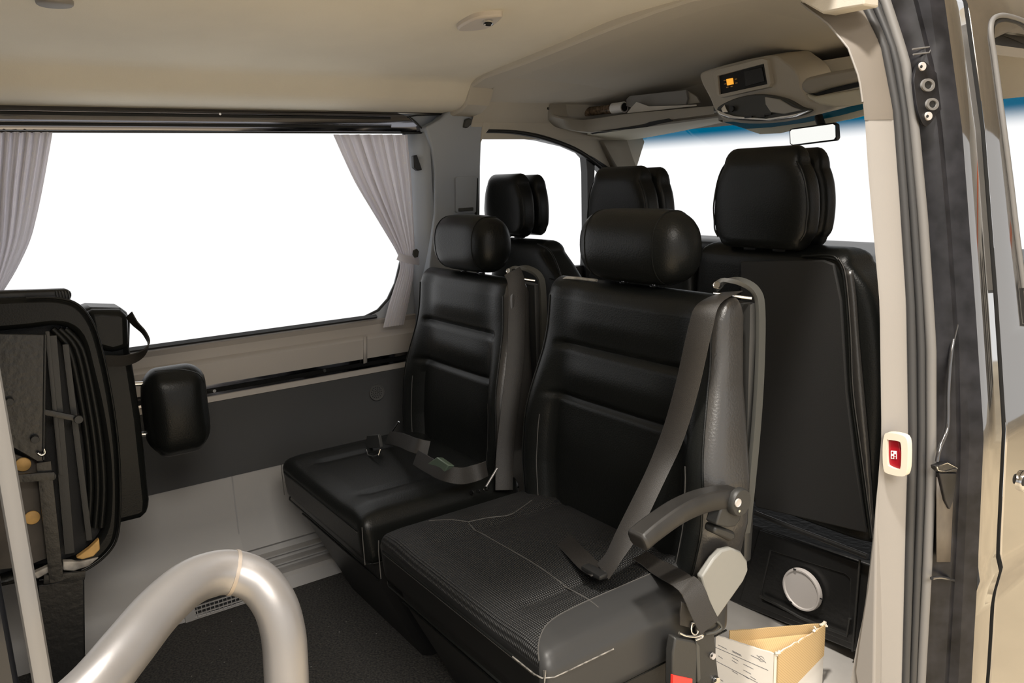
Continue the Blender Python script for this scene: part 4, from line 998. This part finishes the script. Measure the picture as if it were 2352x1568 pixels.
tube('panel_ridge', [F(x, y, YC + .008) for x, y in ((1745, 1368), (1790, 1390), (1840, 1418), (1945, 1460), (1952, 1420))], .004, plastic_dark, bx, 8)
dc = disc('round_cap', F(1845, 1352, YC + .012), (0, -1, 0), .0565, .012, disc_m, bx, 48, rim=.003)
for q in ((1825, 1307), (1816, 1382), (1887, 1375)):
    box('cap_slot', F(*q, YC - .002), (.004, .0015, .0015), dark_in, dc, r=.0005)

dv = thing('driver_seat', (-2.33, 1.75, .13), 'black front seat with headrest in front of the far door window', 'seat')
rowsD = [(.30, -2.59, -2.06), (.8, -2.60, -2.06), (.95, -2.59, -2.10), (1.02, -2.57, -2.15), (1.08, -2.54, -2.22)]
vpad('backrest', rowsD, YC, YC + .13, leather, dv, 1.135, .045, .35)
tube('seam', [F(x, y, YC - .002) for x, y in ((1235, 560), (1262, 575), (1280, 610), (1290, 650), (1262, 640))], .003, leather, dv, 8, sm_=4)
cab_headrest(dv, -2.475, YC - .0, .93, 1.165, 1.372)
box('cushion', (-2.33, 2.0, .50), (.26, .24, .07), leather, dv, r=.04, seg=(8, 8, 6))

# ================================================================= FOLDED SEAT ON THE LEFT
fs = thing('folded_seat', (-2.2, .1, 0), 'tipped-up black seat folded against the side wall, underside showing', 'seat')
XS = -2.10
rim = [(-260, 700), (-100, 690), (60, 684), (130, 684), (180, 700), (215, 745), (238, 820), (258, 920), (272, 1030), (276, 1140), (272, 1220), (255, 1262), (215, 1298), (170, 1318), (90, 1332), (-100, 1370), (-260, 1380)]
inn = [(-220, 770), (-60, 765), (60, 755), (140, 748), (182, 775), (205, 850), (228, 950), (244, 1060), (246, 1160), (236, 1222), (205, 1262), (160, 1290), (60, 1310), (-220, 1340)]
plate('cushion_rim', [catmull([W(x, y, XS) for x, y in rim], 4, True), catmull([W(x, y, XS) for x, y in inn], 4, True)], leather, (-1, 0, 0), .10, fs, .012)
plate('cushion_body', [catmull([W(x, y, XS - .03) for x, y in inn], 4, True)], fabric_black, (-1, 0, 0), .09, fs)
tube('rim_piping', catmull([W(x, y, XS + .003) for x, y in rim[2:15]], 4), .003, leather, fs, 8)
for off in (0, 14, 30):
    tube('leather_fold', [W(x - off, y, XS - .012) for x, y in ((150, 755), (188, 800), (212, 900), (230, 1010), (238, 1120), (232, 1210))], .008, leather, fs, 8, sm_=4)
plW('mechanism_plate', [(-120, 765), (104, 768), (100, 1062), (85, 1060), (60, 1045), (15, 1020), (-120, 990)], XS + .03, .006, black_metal, fs, bev=.002)
tube('plate_edge', [W(x, y, XS + .031) for x, y in ((104, 768), (100, 1055))], .003, plastic_dark, fs, 8)
plW('underside_board', [(-100, 1000), (85, 1060), (110, 1280), (60, 1300), (-100, 1320)], XS + .004, .01, mat('grey_brown_board', (.07, .06, .05), .7, var=.3, vscale=12), fs)
for q in ((53, 1066), (74, 1188)):
    disc('wooden_plug', W(*q, XS + .006), (1, 0, 0), .0165, .004, wood_m, fs, 24)
def bar(name, a, b, wd, X, m=black_metal, th=.008, parent=fs):
    A = W(*a, X); B = W(*b, X); d = (B - A); c = (A + B) / 2
    rot = Vector((0, 0, 1)).rotation_difference(d.normalized()).to_matrix()
    return box(name, c, (th / 2, wd / 2, d.length / 2), m, parent, r=.002, rot=rot)
bar('frame_bar', (118, 770), (160, 1270), .022, XS + .01, plastic_dark)
bar('frame_bar', (150, 790), (205, 1240), .014, XS + .004, plastic_dark)
bar('frame_bar', (108, 760), (140, 1090), .010, XS + .02, plastic_dark)
bar('hinge_leg', (100, 1060), (130, 1335), .030, XS + .035, black_metal)
bar('cross_link', (100, 945), (182, 962), .014, XS + .03, black_metal)
bar('cross_link', (40, 1098), (125, 1092), .020, XS + .045, black_metal)
for q, r in (((180, 962), .010), ((118, 1092), .010), ((22, 922), .009), ((80, 1008), .009)):
    disc('frame_bolt', W(*q, XS + .036), (1, 0, 0), r, .008, plastic_dark, fs, 16)
tube('release_hook', [W(x, y, XS + .04) for x, y in ((86, 1040), (95, 1045), (103, 1040), (101, 1030))], .0035, chrome, fs, 8, sm_=3)
plW('yellow_foam', [(175, 1282), (205, 1260), (228, 1238), (230, 1262), (215, 1278), (190, 1285)], XS + .004, .02, wood_m, fs, bev=.003)
plW('marbled_edge', [(145, 1290), (185, 1290), (228, 1280), (205, 1300), (170, 1312), (145, 1310)], XS + .006, .02, dirt_m, fs, bev=.003)
plW('marbled_edge', [(75, 1318), (118, 1298), (120, 1312), (85, 1330)], XS + .02, .02, dirt_m, fs, bev=.003)
# leg post
plate('leg_post', [[W(x, y, XS + .02) for x, y in ((85, 1345), (194, 1322), (196, 1500), (192, 1605), (110, 1640), (92, 1500))]], black_metal, (-1, 0, 0), .14, fs, .004)
bar('leg_bracket', (100, 1330), (196, 1320), .022, XS + .03, black_metal)
plW('top_bar', [(-200, 676), (150, 664), (163, 668), (166, 680), (160, 690), (-200, 700)], XS - .02, .035, plastic_black, fs, bev=.006)
for k in range(5):
    tube('bar_rib', [W(128 + k * 7, 668, XS - .018), W(132 + k * 7, 686, XS - .018)], .002, plastic_dark, fs, 6)
# backrest block folded behind
XB = -2.20
bo_ = [(190, 706), (280, 708), (296, 716), (302, 740), (300, 800), (310, 860), (325, 960), (338, 1080), (345, 1150), (343, 1180), (325, 1193), (280, 1204), (200, 1210)]
plate('backrest_block', [[W(x, y, XB) for x, y in bo_]], leather, (-1, 0, 0), .13, fs, .022)
plate('upper_block', [[W(x, y, XB + .02) for x, y in ((198, 712), (278, 712), (296, 722), (298, 800), (260, 812), (215, 800))]], leather, (-1, 0, 0), .06, fs, .016)
hs = [W(296, 722, XB + .03), W(310, 742, XB + .04), W(332, 765, XB + .05), W(340, 790, XB + .05), W(322, 815, XB + .045), W(285, 828, XB + .04), W(240, 828, XB + .035)]
ribbon('strap_loop', hs, [Vector((1, .5, .3)), Vector((1, .3, .3)), Vector((1, .1, .3)), Vector((.9, 0, .5)), Vector((.7, 0, .8)), Vector((.4, 0, 1)), Vector((.3, 0, 1))], .032, .003, strap_m, fs)
# round headrest pad on its side
XH = -2.36
def hd_(p, q):
    k = 1 - .10 * sm(.2, 1, q.z) * sm(0, 1, -q.y) - .16 * sm(.4, 1, -q.z) * abs(q.y); p.y *= k
    p.x += .02 * (1 - q.y * q.y) * (1 if q.x > 0 else 0) * (1 - q.z * q.z)
    return p
ca, cb = W(330, 945, -2.24), W(482, 945, -2.24)
hp = box('headrest_pad', (ca + cb) / 2 + Vector((-.02, 0, .0)), (.055, (cb.y - ca.y) / 2, .124), leather, fs, r=.05, seg=(12, 20, 20), disp=hd_, sharp=80)
for y_ in (882, 998):
    tube('headrest_rod', [W(300, y_, -2.26), W(345, y_ - 2, -2.26)], .0065, chrome, fs, 12)
tube('headrest_seam', [W(x, y, -2.185) for x, y in ((355, 852), (410, 848), (455, 858), (470, 880))], .0015, leather, hp, 6, sm_=3)

# ================================================================= STEEL GRAB RAIL
gr = thing('grab_rail', (-.7, .2, 0), 'bent brushed steel grab rail hoop in the foreground', 'handrail')
pts = [(20, 1800, .50), (100, 1690, .53), (215, 1580, .56), (290, 1490, .595), (360, 1405, .64), (425, 1346, .68), (480, 1320, .705), (535, 1314, .72), (590, 1335, .725), (630, 1385, .725), (650, 1450, .725), (657, 1530, .725), (660, 1650, .725), (660, 1900, .725), (664, 2600, .74)]
P = [D(*p) for p in pts]
tube('rail_tube', P, .0198, steel, gr, 40, sm_=8)
i_ = P[7]; t_ = (P[8] - P[6]).normalized()
tube('weld_ring', [i_ - t_ * .0016, i_ + t_ * .0016], .0204, mat('weld_bead', (.30, .26, .22), .5, .6), gr, 40)

# ================================================================= CARDBOARD BOX
cb_ = thing('cardboard_box', (-1.1, 1.5, .13), 'torn open cardboard box with printed paper label, standing before the seat box', 'box')
ZT = .285; ZB = .132
A = H(1645, 1458, ZT); B = H(1778, 1500, ZT); B2 = H(1786, 1500, ZT); C = H(1893, 1436, ZT); Dd = H(1675, 1448, ZT)
def wallq(name, a, b, zb, m, th=.004, jag=0, parent=cb_, n=14, topz=None):
    bm = bmesh.new(); a = Vector(a); b = Vector(b); d = (b - a).normalized(); nr = Vector((-d.y, d.x, 0))
    cols = []
    for k in range(n + 1):
        t = k / n; p = a.lerp(b, t); zt = (p.z if topz is None else topz) + random.uniform(-jag, jag)
        zz = zb if not callable(zb) else zb(t)
        cols.append([bm.verts.new((p.x + nr.x * s * th / 2, p.y + nr.y * s * th / 2, z)) for s, z in ((-1, zz), (-1, zt), (1, zt), (1, zz))])
    for c, e in zip(cols, cols[1:]):
        for k in range(4): bm.faces.new((c[k], c[(k + 1) % 4], e[(k + 1) % 4], e[k]))
    bm.faces.new(cols[0][::-1]); bm.faces.new(cols[-1])
    return bmo(name, bm, m, parent, 30)
wallq('front_wall', A, B, ZB, paper, .005, .001)
wallq('side_wall', B2, C, ZB, paper, .004, .002)
wallq('back_wall', Dd, C + Vector((-.01, .0, 0)), ZB, carton, .004, .001)
fd = Vector((.004, -.004, 0))
wallq('torn_flap', B2 + fd, C + Vector((.004, -.003, .004)), lambda t: lerp(ZT - .125, ZT - .075, t), carton, .003, .002)
wallq('torn_corner', B, B2, ZB, cream_m, .006, .002)
meshf('box_bottom', [(A.x, A.y, ZB + .002), (B.x, B.y, ZB + .002), (C.x, C.y, ZB + .002)], [(0, 1, 2)], carton, cb_, 0, solid=.003)
inner_flap = meshf('inner_flap', [Dd.lerp(C, .1) + Vector((0, 0, -.03)), Dd.lerp(C, .9) + Vector((0, 0, -.02)), B.lerp(C, .4) + Vector((-.01, .0, -.045)), A.lerp(B, .8) + Vector((0, .01, -.05))], [(0, 1, 2, 3)], carton, cb_, 0, solid=.003)
for k in range(26):
    c = C.lerp(B2, random.choice([0, 0, 1, 1, random.random()])) + Vector((random.uniform(-.006, .004), random.uniform(-.006, .006), random.uniform(-.003, .007)))
    box('torn_fibre', c, (random.uniform(.001, .003), random.uniform(.001, .003), random.uniform(.002, .005)), cream_m, cb_, r=.0005, rot=Matrix.Rotation(random.uniform(0, 3), 3, 'X') @ Matrix.Rotation(random.uniform(0, 3), 3, 'Y'))
# print on the paper
nrm = (B - A).cross(Vector((0, 0, 1))).normalized()
if nrm.dot(Vector((1, -1, 0))) < 0: nrm = -nrm
def FP(u, v): return A.lerp(B, u) + Vector((0, 0, -v)) + nrm * .0032
bm = bmesh.new()
def inkline(u0, v0, u1, v1, w_=.0006):
    a, b = FP(u0, v0), FP(u1, v1); q = Vector((0, 0, w_))
    f = [bm.verts.new(p) for p in (a - q, b - q, b + q, a + q)]; bm.faces.new(f)
inkline(.0, .030, .92, .045); inkline(.0, .065, .75, .085); inkline(.42, .0, .40, .15, .0004)
for k in range(20):
    u = random.choice([.05, .3, .5, .62]); v = .02 + random.random() * .11
    inkline(u, v, u + .08 + .1 * random.random(), v + .004)
for k in range(12):
    a0_, a1_ = 2 * PI * k / 12, 2 * PI * (k + 1) / 12
    inkline(.80 + .05 * math.cos(a0_), .022 + .0065 * math.sin(a0_), .80 + .05 * math.cos(a1_), .022 + .0065 * math.sin(a1_), .0005)
inkline(.72, .016, .88, .028)
pi = bmo('printed_text', bm, ink, cb_, 0)

# ---- move every thing's origin to its base, keeping children in place
for o, loc in ROOTS:
    if loc.length == 0 and o.children:
        cs_ = [c for c in o.children]
        pts_ = [v.co for c in cs_ if c.type == 'MESH' for v in c.data.vertices]
        loc = sum(pts_, Vector()) / len(pts_)
    o.location = loc
    for c in o.children:
        c.matrix_parent_inverse = Matrix.Translation(loc).inverted()
